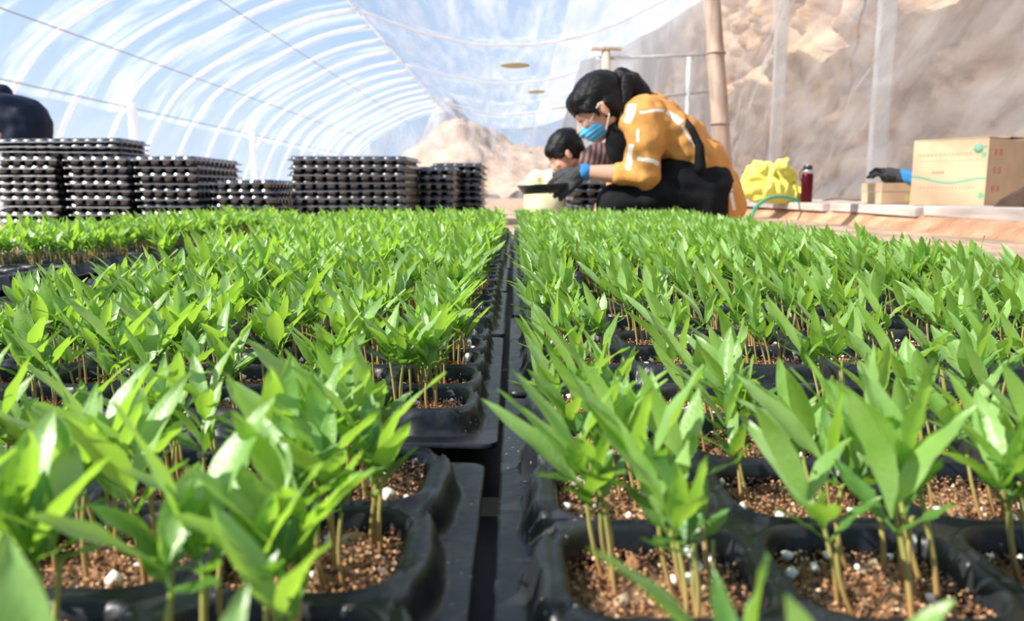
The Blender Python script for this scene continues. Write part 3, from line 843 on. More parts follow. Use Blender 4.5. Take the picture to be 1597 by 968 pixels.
# ------------------------------------------------------------------ stacks of empty trays
def stack(cx, cy, rot, n, z0, where, pitch=0.034, jit=0.006, total_top=True, bow=0.0):
    for k in range(n):
        o = link('seedling_tray', ME_STACK)
        o.location = (cx + random.uniform(-jit, jit), cy + random.uniform(-jit, jit), z0 + 0.047 + pitch * k)
        o.rotation_euler = (random.uniform(-.006, .006), random.uniform(-.010, .010), rot + random.uniform(-.012, .012))
        j = n - 1 - k
        pos = 'topmost' if j == 0 else ('bottom' if k == 0 else ORD[j] + ' from top')
        tag(o, 'empty black cell tray, %s in %s' % (pos, where), 'tray', 'empty trays in stacks')
def sx_(px, Y): return (px - 803) / F * Y / math.cos(0)
YS = 3.42
s_ = lambda px, Y=YS: P(px, 300, Y).x
stack(s_(92) - TD / 2, YS + TW / 2, PI / 2, 9, 0, 'leftmost stack')
stack(s_(204) - TD / 2, YS + TW / 2, PI / 2, 9, 0, 'second stack from left')
stack(s_(312) - TD / 2, YS + TW / 2, PI / 2, 9, 0, 'third stack from left')
stack(s_(428) - TD / 2, YS + TW / 2 + .02, PI / 2, 6, 0, 'low fourth stack from left')
stack(s_(540), YS + .22, -0.10, 9, 0, 'wide stack left of the mound', pitch=.0345)
stack(s_(712, 3.72) - TD / 2, 3.75 + TW / 2, PI / 2, 8, 0, 'dark stack right of the wide stack')
stack(s_(755, 4.15) - TD / 2, 4.15 + TW / 2, PI / 2, 9, 0, 'dark stack beside the mound')
stack(s_(100) - .03, YS + .16, 0.02, 3, 0.047 + .034 * 8 - .012, 'layer across the two leftmost stacks', pitch=.022)
stack(P(888, 300, 3.30).x + TD / 2, 3.25 + TW / 2, PI / 2, 6, 0, 'stack under the woman\'s arm', pitch=.034)

# ------------------------------------------------------------------ things along the right side
# low earth bank with flat boards on it
bank = sheet('earth_bank', lambda u, v: (1.66 + 1.05 * v + 0.02 * mnoise.noise(Vector((u * 30, v * 4, 0))), 1.6 + 9 * u, (0.062 + .01 * mnoise.noise(Vector((u * 40, v * 6, 5)))) * min(1, max(0, (v) * 14)) ), 120, 40, M['berm'])
M['board'] = simple('pale_board', (0.50, 0.44, 0.40), 0.75, var=0.18, scale=5, stretch=(6, .7, 6), bump=0.25, bscale=12)
bx = 1.72
for (y0, y1, dx, lab) in ((1.9, 3.32, 0.02, 'pale plank under the big printed carton, nearest one'), (3.34, 4.25, 0.0, 'pale plank under the small box with gloves'), (4.28, 7.0, -0.03, 'pale plank beneath the yellow sack and the red flask')):
    bm = bmesh.new(); L_ = y1 - y0; box_bm(bm, (0, 0, 0), (0.86, L_ - .01, 0.042), bevel=0.004)
    for v in bm.verts: v.co.z += .004 * math.sin(v.co.y * 2)
    o = link('plank', bm_mesh(bm), M['board'], smooth=False); o.location = (bx + dx + .43, (y0 + y1) / 2, 0.082); o.rotation_euler.z = random.uniform(-.008, .008)
    tag(o, lab, 'plank', 'planks on the earth bank')
BZ = 0.104
M['card'] = simple('cardboard', (0.62, 0.43, 0.27), 0.85, var=0.06, scale=12)
M['card_in'] = simple('cardboard_shaded', (0.62, 0.45, 0.29), 0.85, var=0.06, scale=12)
M['pgreen'] = simple('green_print', (0.16, 0.42, 0.22), 0.8)
M['pgreen2'] = simple('pale_green_print', (0.20, 0.42, 0.28), 0.8)
M['pred'] = simple('red_print', (0.70, 0.20, 0.14), 0.8)
M['ppink'] = simple('faded_red_print', (0.66, 0.32, 0.22), 0.8)
M['tape'] = simple('packing_tape', (0.66, 0.62, 0.22), 0.35)
def plate(bm, x, z, w_, h_, face='front', hw=0, hd=0):
    t = .0008
    if face == 'front': box_bm(bm, (x, -hd - t / 2, z), (w_, t, h_))
    else: box_bm(bm, (hw + t / 2, x, z), (t, w_, h_))
def glyph(bm, x, z, s, face, hw, hd, rng):
    """a square character built from a few strokes"""
    for k in range(3): plate(bm, x, z + s * (.36 - .36 * k), s * rng.uniform(.6, .9), s * .13, face, hw, hd)
    for k in (-1, 1): plate(bm, x + k * s * rng.uniform(.15, .3), z + s * rng.uniform(-.1, .1), s * .13, s * rng.uniform(.6, .9), face, hw, hd)
def carton(loc, rz, w_, d_, h_, label, prints=True, flaps=True):
    root = empty('cardboard_box', loc, (0, 0, rz)); tag(root, label, 'box', 'cartons on the planks')
    bm = bmesh.new()
    for c, s in (((0, -d_ / 2 + .002, h_ / 2), (w_, .004, h_)), ((0, d_ / 2 - .002, h_ / 2), (w_, .004, h_)), ((-w_ / 2 + .002, 0, h_ / 2), (.004, d_ - .008, h_)), ((w_ / 2 - .002, 0, h_ / 2), (.004, d_ - .008, h_)), ((0, 0, .003), (w_ - .008, d_ - .008, .005))):
        box_bm(bm, c, s)
    link('body', bm_mesh(bm), M['card'], root, smooth=False)
    if flaps:
        for k, (c, s, r) in enumerate((((0, -d_ * .25, h_ + .004), (w_, d_ * .5, .004), Matrix.Rotation(.03, 3, 'X')), ((0, d_ * .25, h_ + .012), (w_, d_ * .5, .004), Matrix.Rotation(-.08, 3, 'X')))):
            bm = bmesh.new(); box_bm(bm, c, s, None); link('flap', bm_mesh(bm), M['card'], root, smooth=False)
    return root
# big printed carton: left face towards the camera
YB = 3.55
c1 = P(1425, 327, YB); c2 = P(1531, 330, YB + .04)
w1 = 0.335; h1 = 0.292
TH = math.radians(-57); cor = P(1533, 331, 3.42); w1 = 0.335; D1 = .36
off_ = Matrix.Rotation(TH, 3, 'Z') @ Vector((w1 / 2, -D1 / 2, 0))
big = carton((cor.x - off_.x, 3.42 - off_.y, BZ), TH, w1, D1, h1, 'large printed cardboard carton with a green wave line and open flaps', flaps=True)
hw, hd = w1 / 2, D1 / 2; rg = random.Random(3)
bm = bmesh.new()
for k in range(26):
    t = k / 25; plate(bm, -w1 / 2 + w1 * (k + .5) / 26, .118 - .012 * math.cos(t * 2 * PI * 1.0 + PI) * 1.0 - .01 * t, w1 / 26 + .002, .011, 'front', hw, hd)
link('wave_line', bm_mesh(bm), M['pgreen2'], big, smooth=False)
bm = bmesh.new(); plate(bm, .0, .202, w1 * .8, .003, 'front', hw, hd); plate(bm, .05, .178, w1 * .3, .0025, 'front', hw, hd); link('printed_rule', bm_mesh(bm), M['pgreen2'], big, smooth=False)
bm = bmesh.new()
for k in range(13): glyph(bm, -.135 + k * .019, .228, .014, 'front', hw, hd, rg)
link('faded_lettering', bm_mesh(bm), M['ppink'], big, smooth=False)
bm = bmesh.new()
for k in range(14): glyph(bm, -.12 + k * .018, .080, .009, 'front', hw, hd, rg)
link('faded_lettering', bm_mesh(bm), M['ppink'], big, smooth=False)
bm = bmesh.new()
for k in range(4): glyph(bm, -.066 + k * .0145, .148, .0135, 'front', hw, hd, rg)
link('red_lettering', bm_mesh(bm), M['pred'], big, smooth=False)
me = lathe_mesh([(.001, 0), (.021, 0), (.021, .001), (.001, .001)], 24); o = link('round_logo', me, M['pgreen2'], big); o.location = (.125, -hd - .0002, .25); o.rotation_euler.x = PI / 2
bm = bmesh.new()
for (x, z, s) in ((.150, .222, .022), (.152, .045, .024), (.155, .255, .012)): plate(bm, x, z, s, s, 'front', hw, hd)
link('green_mark', bm_mesh(bm), M['pgreen'], big, smooth=False)
bm = bmesh.new()
for r_ in range(3):
    for k in range(2): glyph(bm, -.115 + k * .045, .232 - r_ * .078, .030, 'side', hw, hd, rg)
link('red_lettering', bm_mesh(bm), M['pred'], big, smooth=False)
# second carton to its right, turned away
box2 = carton((2.50, YB + .38, BZ), 0.05, .26, .28, h1 - .002, 'second cardboard carton behind the brown sack, cut by the right picture edge')
hw, hd = .13, .14
bm = bmesh.new()
for r_ in range(3):
    for k in range(2): glyph(bm, -.10 + k * .035, .235 - r_ * .075, .024, 'front', hw, hd, rg)
link('red_lettering', bm_mesh(bm), M['pred'], box2, smooth=False)
bm = bmesh.new(); plate(bm, -.005, .24, .018, .03, 'front', hw, hd); link('green_mark', bm_mesh(bm), M['pgreen'], box2, smooth=False)
# brown sack at the edge
M['sack'] = simple('brown_sack', (0.07, 0.04, 0.025), 0.9, var=0.25, scale=14, bump=.5, bscale=30)
sk = P(1588, 316, 3.1)
blob('brown_sack', [('e', sk + Vector((.03, 0, -.01)), (.10, .08, .055), None), ('e', sk + Vector((.09, .02, .015)), (.09, .08, .06), None), ('e', sk + Vector((-.04, 0, -.03)), (.06, .06, .03), None)], .008, 5, M['sack'],
     bump=(.008, lambda p: mnoise.noise(p * 22)))
tag(bpy.context.scene.objects['brown_sack'], 'crumpled brown sack lying in front of the second carton', 'sack')
# small two-layer box with gloves on top
yb = 3.90; sb = P(1372, 320, yb)
small = empty('small_carton', (sb.x + .09, yb + .10, BZ), (0, 0, .05)); tag(small, 'small low cardboard box on the plank left of the large carton', 'box', 'cartons on the planks')
bm = bmesh.new(); box_bm(bm, (0, 0, .031), (.185, .20, .058), bevel=.002); link('body', bm_mesh(bm), M['card'], small, smooth=False)
bm = bmesh.new(); box_bm(bm, (0, 0, .084), (.190, .205, .042), bevel=.002); link('lid', bm_mesh(bm), M['card'], small, smooth=False)
bm = bmesh.new(); box_bm(bm, (.05, -.1005, .030), (.04, .001, .03)); link('yellow_label', bm_mesh(bm), M['tape'], small, smooth=False)
M['glove_black'] = simple('black_knit_glove', (0.035, 0.035, 0.037), 0.75, var=.3, scale=80, bump=.4, bscale=200)
M['cuff_blue'] = simple('blue_cuff', (0.03, 0.22, 0.52), 0.8, var=.15, scale=40)
gz = BZ + .106; gc = Vector((sb.x + .085, yb + .04, gz))
def lying_glove(c, ang, label):
    root = empty('work_glove', c); tag(root, label, 'glove', 'work gloves on the small box')
    R = Matrix.Rotation(ang, 3, 'Z')
    pr = [('c', c + R @ Vector((0.05, 0, .014)), c + R @ Vector((-.02, 0, .022)), .024, .030)]
    for k in range(4):
        a = (k - 1.5) * .22; L_ = (.062, .075, .070, .055)[k]
        b0 = c + R @ Vector((-.035, (k - 1.5) * .018, .026)); b1 = b0 + R @ Vector((-L_ * .55 * math.cos(a), L_ * .5 * math.sin(a), .016)); b2 = b1 + R @ Vector((-L_ * .4, L_ * .3 * math.sin(a), -.020))
        pr += [('c', b0, b1, .0105, .0095), ('c', b1, b2, .0095, .008)]
    b0 = c + R @ Vector((.01, -.028, .02)); pr += [('c', b0, b0 + R @ Vector((-.03, -.024, .01)), .012, .010)]
    blob('glove_hand', pr, .0035, 2, M['glove_black'], root)
    o = blob('cuff', [('c', c + R @ Vector((.055, 0, .018)), c + R @ Vector((.095, 0, .006)), .024, .024)], .005, 2, M['cuff_blue'], root); tag(o, 'blue cuff')
lying_glove(gc + Vector((-.02, 0, .006)), -.5, 'black work glove with a blue cuff on the small box, lower one')
lying_glove(gc + Vector((.0, .03, .028)), -.9, 'black work glove lying on top of the other glove')
# red flask
fl = P(1262, 313, 4.7); fz = BZ
flask = empty('vacuum_flask', (fl.x, 4.75, fz)); tag(flask, 'slim dark red metal flask with a steel neck and black cap', 'flask')
M['redmetal'] = simple('dark_red_metal', (0.10, 0.004, 0.012), 0.3, metal=.6)
M['steel'] = simple('brushed_steel', (0.75, 0.74, 0.73), 0.25, metal=1.0)
M['blackplastic'] = simple('black_plastic', (0.02, 0.02, 0.02), 0.4)
link('body', lathe_mesh([(.001, 0), (.032, 0), (.034, .004), (.034, .160), (.032, .168), (.029, .172), (.001, .172)], 32), M['redmetal'], flask)
link('neck_ring', lathe_mesh([(.001, .172), (.029, .172), (.0295, .176), (.0295, .190), (.028, .193), (.001, .193)], 32), M['steel'], flask)
link('cap', lathe_mesh([(.001, .193), (.026, .193), (.027, .196), (.027, .214), (.024, .219), (.001, .219)], 32), M['blackplastic'], flask)
link('cap_top', lathe_mesh([(.001, .219), (.018, .219), (.018, .223), (.001, .2235)], 24), M['steel'], flask)
link('carry_loop', tube_mesh(smooth_path([(-.027, 0, .20), (-.044, 0, .185), (-.046, 0, .150), (-.036, 0, .125)], 6), .003, 8), M['blackplastic'], flask)
# yellow sack
M['yellow'] = simple('yellow_woven_plastic', (0.80, 0.76, 0.14), 0.5, var=.10, scale=10, bump=.25, bscale=40)
yc = P(1200, 285, 4.9)
def fold(p): return .6 * mnoise.noise(Vector((p.x * 8, p.y * 8, p.z * 10))) + 1.1 * (1 - 2.4 * abs(mnoise.noise(Vector((p.x * 13 + p.z * 9, p.y * 9, p.z * 13 - p.x * 8))))) - .6
blob('yellow_sack', [('e', Vector((yc.x - .02, 4.9, BZ + .085)), (.165, .13, .085), None), ('e', Vector((yc.x - .06, 4.9, BZ + .16)), (.10, .10, .10), None), ('e', Vector((yc.x + .06, 4.9, BZ + .15)), (.095, .09, .09), None),
      ('c', Vector((yc.x + .05, 4.86, BZ + .20)), Vector((yc.x + .075, 4.84, BZ + .268)), .05, .022), ('c', Vector((yc.x + .02, 4.9, BZ + .20)), Vector((yc.x - .12, 4.9, BZ + .17)), .045, .05), ('e', Vector((yc.x + .14, 4.9, BZ + .05)), (.09, .10, .05), None)],
     .009, 3, M['yellow'], bump=(.030, fold))
tag(C.objects['yellow_sack'], 'crumpled yellow plastic sack on the plank beside the red flask', 'sack')
M['hose'] = simple('green_hose', (0.05, 0.38, 0.22), 0.35)
hp = [P(1172, 337, 4.3), P(1182, 320, 4.35), P(1200, 309, 4.45), P(1222, 307, 4.55), P(1246, 313, 4.65)]
tag(link('garden_hose', tube_mesh(smooth_path([hp[0] + Vector((-.01, 0, -.08))] + hp, 8), .011, 10), M['hose']), 'green hose looping over the plank in front of the yellow sack', 'hose')
# twig on plank
M['twig'] = simple('dry_twig', (0.28, 0.20, 0.15), .9)
tp = P(1320, 313, 4.4); tp.z = BZ + .012
tag(link('dry_stick', tube_mesh(smooth_path([tp + Vector((-.13, 0, .004)), tp + Vector((-.04, .02, .012)), tp + Vector((.05, 0, .004)), tp + Vector((.14, .03, .010))], 5), [.007] * 15 + [.004], 8), M['twig']), 'thin dry stick lying on the plank between flask and small box', 'stick')
# pale yellow bag in front of the child
M['paleyellow'] = simple('pale_yellow_plastic', (0.70, 0.67, 0.28), 0.5, var=.12, scale=9, col2=(.72, .70, .50))
yb_ = P(850, 300, 3.35)
blob('yellow_bag', [('e', Vector((yb_.x, 3.4, .13)), (.095, .09, .13), None), ('e', Vector((yb_.x - .01, 3.4, .215)), (.075, .07, .04), None), ('c', Vector((yb_.x - .07, 3.4, .235)), Vector((yb_.x + .09, 3.4, .250)), .014, .012)],
     .008, 3, M['paleyellow'], bump=(.014, lambda p: mnoise.noise(Vector((p.x * 14, p.y * 10, p.z * 8))) + (.5 * math.sin(p.x * 90) if p.z > .2 else 0)))
tag(C.objects['yellow_bag'], 'pale yellow plastic bag standing below the black gloved hand', 'bag')

# ------------------------------------------------------------------ people
M['skin'] = simple('skin', (0.66, 0.34, 0.24), 0.5, var=.05, scale=14)
M['hair'] = simple('black_hair', (0.004, 0.0038, 0.004), 0.45, spec=.25, bump=.5, bscale=30, stretch=(1, 1, 6))
M['lash'] = simple('dark_brow', (0.03, 0.02, 0.018), .8)
M['mask'] = simple('blue_mask', (0.10, 0.42, 0.72), 0.75, var=.12, scale=25)
M['white'] = simple('white_cloth', (0.85, 0.84, 0.83), .8)
M['black_cloth'] = simple('black_cloth', (0.006, 0.0065, 0.008), 0.75, bump=.5, bscale=18, spec=.2)
M['collar'] = simple('black_knit', (0.010, 0.010, 0.011), 0.9)
M['navy'] = simple('navy_jacket', (0.006, 0.013, 0.032), 0.6, bump=.3, bscale=14, spec=.25)
M['brown_shoe'] = simple('dark_shoe', (0.04, 0.035, 0.03), .6)

def shirt_mat(lines):
    """ochre cloth with hand-drawn looking cream lines; lines are (x0,z0,x1,z1,width) on the side of the garment"""
    m = mat_new('ochre_shirt_with_cream_lines'); N, L, b = nodes(m); b.inputs['Roughness'].default_value = .85; b.inputs['Specular IOR Level'].default_value = .2
    t = N.new('ShaderNodeTexCoord'); sp = N.new('ShaderNodeSeparateXYZ'); L.new(t.outputs['Object'], sp.inputs[0])
    nz = N.new('ShaderNodeTexNoise'); nz.inputs['Scale'].default_value = 22; nz.inputs['Detail'].default_value = 3; L.new(t.outputs['Object'], nz.inputs['Vector'])
    total = None
    def mth(op, a, b_=None):
        k = N.new('ShaderNodeMath'); k.operation = op
        for i, v in enumerate((a, b_)):
            if v is None: continue
            if isinstance(v, (int, float)): k.inputs[i].default_value = v
            else: L.new(v, k.inputs[i])
        return k.outputs[0]
    wob = mth('MULTIPLY', mth('SUBTRACT', nz.outputs['Fac'], .5), .018)
    for (x0, z0, x1, z1, wd) in lines:
        dx, dz = x1 - x0, z1 - z0; ln = math.hypot(dx, dz); dx /= ln; dz /= ln
        ux = mth('SUBTRACT', sp.outputs['X'], x0); uz = mth('SUBTRACT', sp.outputs['Z'], z0)
        along = mth('ADD', mth('MULTIPLY', ux, dx), mth('MULTIPLY', uz, dz))
        across = mth('ABSOLUTE', mth('ADD', mth('ADD', mth('MULTIPLY', ux, -dz), mth('MULTIPLY', uz, dx)), wob))
        hit = mth('MULTIPLY', mth('LESS_THAN', across, wd), mth('MULTIPLY', mth('GREATER_THAN', along, 0.0), mth('LESS_THAN', along, ln)))
        total = hit if total is None else mth('MAXIMUM', total, hit)
    mx = N.new('ShaderNodeMix'); mx.data_type = 'RGBA'; mx.inputs['A'].default_value = (0.64, 0.30, 0.085, 1); mx.inputs['B'].default_value = (0.85, 0.78, 0.68, 1)
    L.new(total, mx.inputs['Factor']); L.new(mx.outputs['Result'], b.inputs['Base Color'])
    n2 = N.new('ShaderNodeTexNoise'); n2.inputs['Scale'].default_value = 14; n2.inputs['Detail'].default_value = 3; L.new(t.outputs['Object'], n2.inputs['Vector'])
    bp = N.new('ShaderNodeBump'); bp.inputs['Strength'].default_value = .5; bp.inputs['Distance'].default_value = .02; L.new(n2.outputs['Fac'], bp.inputs['Height']); L.new(bp.outputs[0], b.inputs['Normal'])
    return m

YW = 2.9
W = lambda px, py, Y=YW: P(px, py, Y)
def head_prims(c, R, k=1.0):
    q = lambda x, y, z: c + R @ (Vector((x, y, z)) * k)
    Rm = R
    pr = [('e', q(.012, 0, .030), (.092 * k, .072 * k, .084 * k), Rm), ('e', q(-.030, 0, -.030), (.058 * k, .056 * k, .072 * k), Rm),
          ('e', q(-.055, 0, -.078), (.030 * k, .034 * k, .026 * k), Rm), ('c', q(-.050, 0, -.070), q(.012, .040, -.055), .020 * k, .020 * k), ('c', q(-.050, 0, -.070), q(.012, -.040, -.055), .020 * k, .020 * k),
          ('c', q(-.080, 0, .010), q(-.104, 0, -.028), .008 * k, .012 * k), ('c', q(-.088, 0, -.030), q(-.088, .010, -.032), .009 * k, .007 * k), ('c', q(-.088, 0, -.030), q(-.088, -.010, -.032), .009 * k, .007 * k),
          ('c', q(-.079, -.030, .022), q(-.079, .030, .022), .010 * k, .010 * k), ('c', q(-.083, -.014, -.054), q(-.083, .014, -.054), .0075 * k, .0075 * k)]
    for s in (-1, 1):
        pr += [('e', q(-.068, s * .030, -.022), (.018 * k, .020 * k, .018 * k), Rm), ('e', q(-.074, s * .028, .004), (.012 * k, .014 * k, .010 * k), Rm)]
        pr += [('e', q(.006, s * .074, -.010), (.017 * k, .007 * k, .031 * k), Rm), ('c', q(.012, s * .078, .010), q(.012, s * .078, -.008), .007 * k, .007 * k)]
    return pr
def fingers(base, dirs, lens, r, curl, up):
    """list of capsules: five fingers from base points; curl bends them towards `up`"""
    pr = []
    for (b0, d, L_) in zip(base, dirs, lens):
        d = d.normalized(); p = b0; ang = 0
        for s, fr in enumerate((.42, .32, .26)):
            dd = (d * math.cos(curl * s) + up * math.sin(curl * s)).normalized()
            q_ = p + dd * L_ * fr; pr.append(('c', p, q_, r * (1 - .12 * s), r * (1 - .12 * (s + 1)))); p = q_
    return pr

woman = empty('person', (W(1090, 300).x, YW, 0)); tag(woman, 'kneeling woman in an ochre shirt, black apron and blue face mask', 'person')
Hc = W(934, 170); HR = Matrix.Rotation(math.radians(-35), 3, 'Y')
# rotation about y that turns the face (-x) downwards
if (HR @ Vector((-1, 0, 0))).z > 0: HR = Matrix.Rotation(math.radians(35), 3, 'Y')
yn, yf = YW - .165, YW + .165          # near and far shoulder
sh_n, sh_f = W(1000, 188, yn + .01), W(1000, 186, yf - .01)
el_n, wr_n = W(1002, 274, yn - .01), W(907, 268, yn + .02)
el_f, wr_f = W(978, 272, yf), W(944, 312, yf - .06)
neck0, neck1 = W(955, 190), W(990, 192)
hip_n, hip_f = W(1108, 312, YW - .09), W(1108, 312, YW + .09)
kn_n, kn_f = W(958, 316, YW - .10), W(962, 312, YW + .10)
an_n, an_f = W(1092, 352, YW - .10), W(1092, 352, YW + .10)
for p in (an_n, an_f): p.z = .055
toe_n, toe_f = an_n + Vector((.13, 0, -.01)), an_f + Vector((.13, 0, -.01))
body = head_prims(Hc, HR)
body += [('c', neck0, neck1, .048, .058), ('c', neck1, W(1030, 215), .075, .10), ('c', sh_n, sh_f, .050, .050)]
for dy in (-.06, .06): body += [('c', W(1015, 208, YW + dy), W(1070, 250, YW + dy), .085, .085), ('c', W(1070, 250, YW + dy), W(1110, 305, YW + dy), .085, .095)]
for s, e_, wr, hp_, kn, an, to in ((sh_n, el_n, wr_n, hip_n, kn_n, an_n, toe_n), (sh_f, el_f, wr_f, hip_f, kn_f, an_f, toe_f)):
    body += [('c', s, e_, .045, .036), ('c', e_, e_.lerp(wr, .35), .034, .036), ('c', e_.lerp(wr, .35), wr, .036, .023), ('c', hp_, kn, .072, .048), ('c', kn + Vector((.0, 0, -.03)), an, .042, .030), ('c', an, to, .028, .022)]
# hands: near one curls round the dish, far one reaches down into the seedlings
def hand(wr, d, side_v, pn, curl, r=.0088, L_=(.066, .074, .070, .056), spread=.14):
    """d direction of the palm, side_v across the palm towards the index finger, pn palm normal (fingers bend that way)"""
    d = d.normalized(); side_v = (side_v - d * side_v.dot(d)).normalized()
    pal = wr + d * .075; pr = [('c', wr, wr + d * .03, .023, .026)]
    for k in range(4):
        o_ = side_v * (.030 - .020 * k); pr.append(('c', wr + d * .025 + o_ * .6, pal + o_, .016, .0125))
    pr += fingers([pal + side_v * (.030 - .020 * k) for k in range(4)], [d + side_v * spread * (1.5 - k) for k in range(4)], L_, r, curl, pn)
    tb = wr + d * .030 + side_v * .022
    td = (d * .75 + side_v * .75 + pn * .3).normalized()
    p1 = tb + td * .036; p2 = p1 + (td + d * .5 + pn * .5).normalized() * .028
    pr += [('c', tb, p1, .014, .011), ('c', p1, p2, .011, .0085)]
    return pr
hand_dir = (W(872, 292, yn + .02) - wr_n).normalized()
near_hand = hand(wr_n, hand_dir, Vector((0, .35, .95)), Vector((-.35, .75, -.55)).normalized(), .85, L_=(.056, .064, .060, .048))
body += near_hand
far_hand = hand(wr_f, Vector((-.55, -.1, -.8)), Vector((0, -.9, .2)), Vector((.5, 0, -.6)).normalized(), .35)
body += far_hand
bo = blob('body', body, .005, 3, M['skin'], woman)
# gloved near hand: slightly larger, with blue cuff
gl = [(a[0], a[1], a[2], a[3] + .0028, a[4] + .0028) for a in near_hand]
o = blob('glove', gl + [('c', wr_n + (el_n - wr_n).normalized() * .008, wr_n, .028, .028)], .004, 2, M['glove_black'], woman); tag(o, 'black knitted glove')
o = blob('glove_cuff', [('c', wr_n + (el_n - wr_n).normalized() * .014, wr_n + (el_n - wr_n).normalized() * .008, .0305, .0305)], .004, 2, M['cuff_blue'], woman)
# shirt
def clothfold(a, b_): return lambda p: mnoise.noise(Vector((p.x * a, p.y * a * .7, p.z * b_))) + .5 * mnoise.noise(Vector((p.x * a * 2.3 + 4, p.y * a, p.z * b_ * 2)))
sh = [('c', sh_n + Vector((.03, .05, .0)), sh_f + Vector((.03, -.05, 0)), .098, .098), ('c', sh_n, W(1006, 225, yn), .072, .074), ('c', W(1006, 225, yn), el_n, .076, .060), ('c', el_n, W(962, 275, yn + .005), .055, .038),
      ('c', sh_f, W(1000, 225, yf), .072, .070), ('c', W(1000, 225, yf), el_f, .070, .056), ('c', el_f, el_f.lerp(wr_f, .5), .052, .040)]
for dy in (-.075, .075):
    sh += [('c', W(1022, 196, YW + dy), W(1060, 225, YW + dy), .105, .108), ('c', W(1060, 225, YW + dy), W(1098, 275, YW + dy), .108, .112), ('c', W(1098, 275, YW + dy), W(1122, 318, YW + dy), .108, .100)]
def ln(x0, y0, x1, y1, wd, Y=yn - .03):
    a, b_ = W(x0, y0, Y), W(x1, y1, Y); return (a.x, a.z, b_.x, b_.z, wd)
M['shirt'] = shirt_mat([ln(990, 160, 978, 192, .010), ln(996, 177, 1036, 170, .005), ln(983, 225, 979, 265, .0085), ln(992, 247, 1026, 256, .007), ln(992, 203, 993, 222, .005), ln(1043, 172, 1064, 191, .011), ln(1064, 195, 1086, 228, .006),
                        ln(1128, 262, 1142, 298, .010), ln(1142, 300, 1150, 328, .006)])
blob('shirt', sh, .0075, 5, M['shirt'], woman, bump=(.017, clothfold(11, 14)))
# neck and bib in black
blob('collar', [('c', W(962, 200), W(985, 205), .060, .078)], .006, 4, M['collar'], woman)
blob('apron', [('c', W(965, 225, YW - .04), W(985, 260, YW - .03), .052, .060), ('c', W(965, 225, YW + .06), W(985, 260, YW + .06), .050, .060), ('c', W(1060, 280, YW - .10), W(1098, 292, YW - .10), .098, .108), ('c', W(1060, 280, YW + .10), W(1098, 292, YW + .10), .098, .108),
               ('c', W(1098, 292, YW - .10), W(1100, 330, YW - .10), .108, .10), ('c', W(985, 262, YW), W(1040, 285, YW), .07, .09), ('c', W(1010, 300, YW - .10), W(1090, 305, YW - .10), .088, .10), ('c', W(1010, 300, YW + .10), W(1090, 305, YW + .10), .085, .10)],
     .0075, 6, M['black_cloth'], woman, bump=(.012, clothfold(8, 12)))
blob('apron_strap', [('c', W(1066, 183, YW - .15), W(1078, 200, yn - .035), .009, .012), ('c', W(1078, 200, yn - .035), W(1091, 228, yn - .045), .013, .015), ('c', W(1091, 228, yn - .045), W(1092, 262, yn - .040), .016, .022)], .005, 2, M['black_cloth'], woman)
blob('trousers', [('c', hip_n, kn_n, .090, .068), ('c', hip_f, kn_f, .090, .068), ('c', kn_n + Vector((0, 0, -.028)), an_n, .056, .042), ('c', kn_f + Vector((0, 0, -.028)), an_f, .056, .042), ('c', hip_n, hip_f, .09, .09)],
     .0075, 5, M['black_cloth'], woman, bump=(.009, clothfold(9, 9)))
for an, to in ((an_n, toe_n), (an_f, toe_f)):
    blob('shoe', [('c', an + Vector((.02, 0, -.0)), to, .036, .028)], .006, 3, M['brown_shoe'], woman)
# hair, mask, eyes
q = lambda x, y, z: Hc + HR @ Vector((x, y, z))
hair = [('e', q(.022, 0, .046), (.104, .086, .084), HR), ('e', q(.045, 0, .0), (.075, .080, .085), HR), ('e', q(-.045, 0, .062), (.052, .070, .046), HR)]
for s in (-1, 1):
    hair += [('c', q(-.066, s * .045, .050), q(-.040, s * .070, .012), .016, .012), ('c', q(-.030, s * .074, .03), q(-.022, s * .079, -.018), .014, .008), ('c', q(-.070, s * .01, .065), q(-.082, s * .03, .040), .018, .010), ('c', q(.03, s * .06, .0), q(.055, s * .055, -.05), .03, .025)]
hair_o = blob('hair', hair, .005, 4, M['hair'], woman, bump=(.0025, lambda p: mnoise.noise(Vector((p.x * 60, p.y * 60, p.z * 18)))))
pt = [W(955, 128), W(968, 117), W(985, 127), W(1000, 147), W(1000, 170), W(984, 196), W(972, 208)]
pony = [('c', pt[0], pt[1], .026, .030), ('c', pt[1], pt[2], .030, .038), ('c', pt[2], pt[3], .038, .040), ('c', pt[3], pt[4], .040, .036), ('c', pt[4] + Vector((0, -.05, 0)), pt[5] + Vector((0, -.04, 0)), .034, .026), ('c', pt[5] + Vector((0, -.04, 0)), pt[6] + Vector((0, -.05, 0)), .026, .010),
        ('c', pt[2], W(1012, 150), .030, .020), ('c', W(1012, 150), W(1030, 157), .020, .008), ('c', pt[2] + Vector((-.02, -.03, 0)), W(972, 185, YW - .06), .03, .022)]
blob('ponytail', pony, .005, 3, M['hair'], woman, bump=(.004, lambda p: mnoise.noise(Vector((p.x * 40, p.y * 60, p.z * 14)))))
me = lathe_mesh([(.024, -.008), (.030, -.005), (.030, .005), (.024, .008)], 20); o = ride(link('hair_tie', me, M['white'], None), woman)
o.matrix_parent_inverse = Matrix(); o.location = W(957, 122, YW - .012) - woman.location; o.rotation_euler = (0, .9, 0); o.scale = (.85, .85, .7)
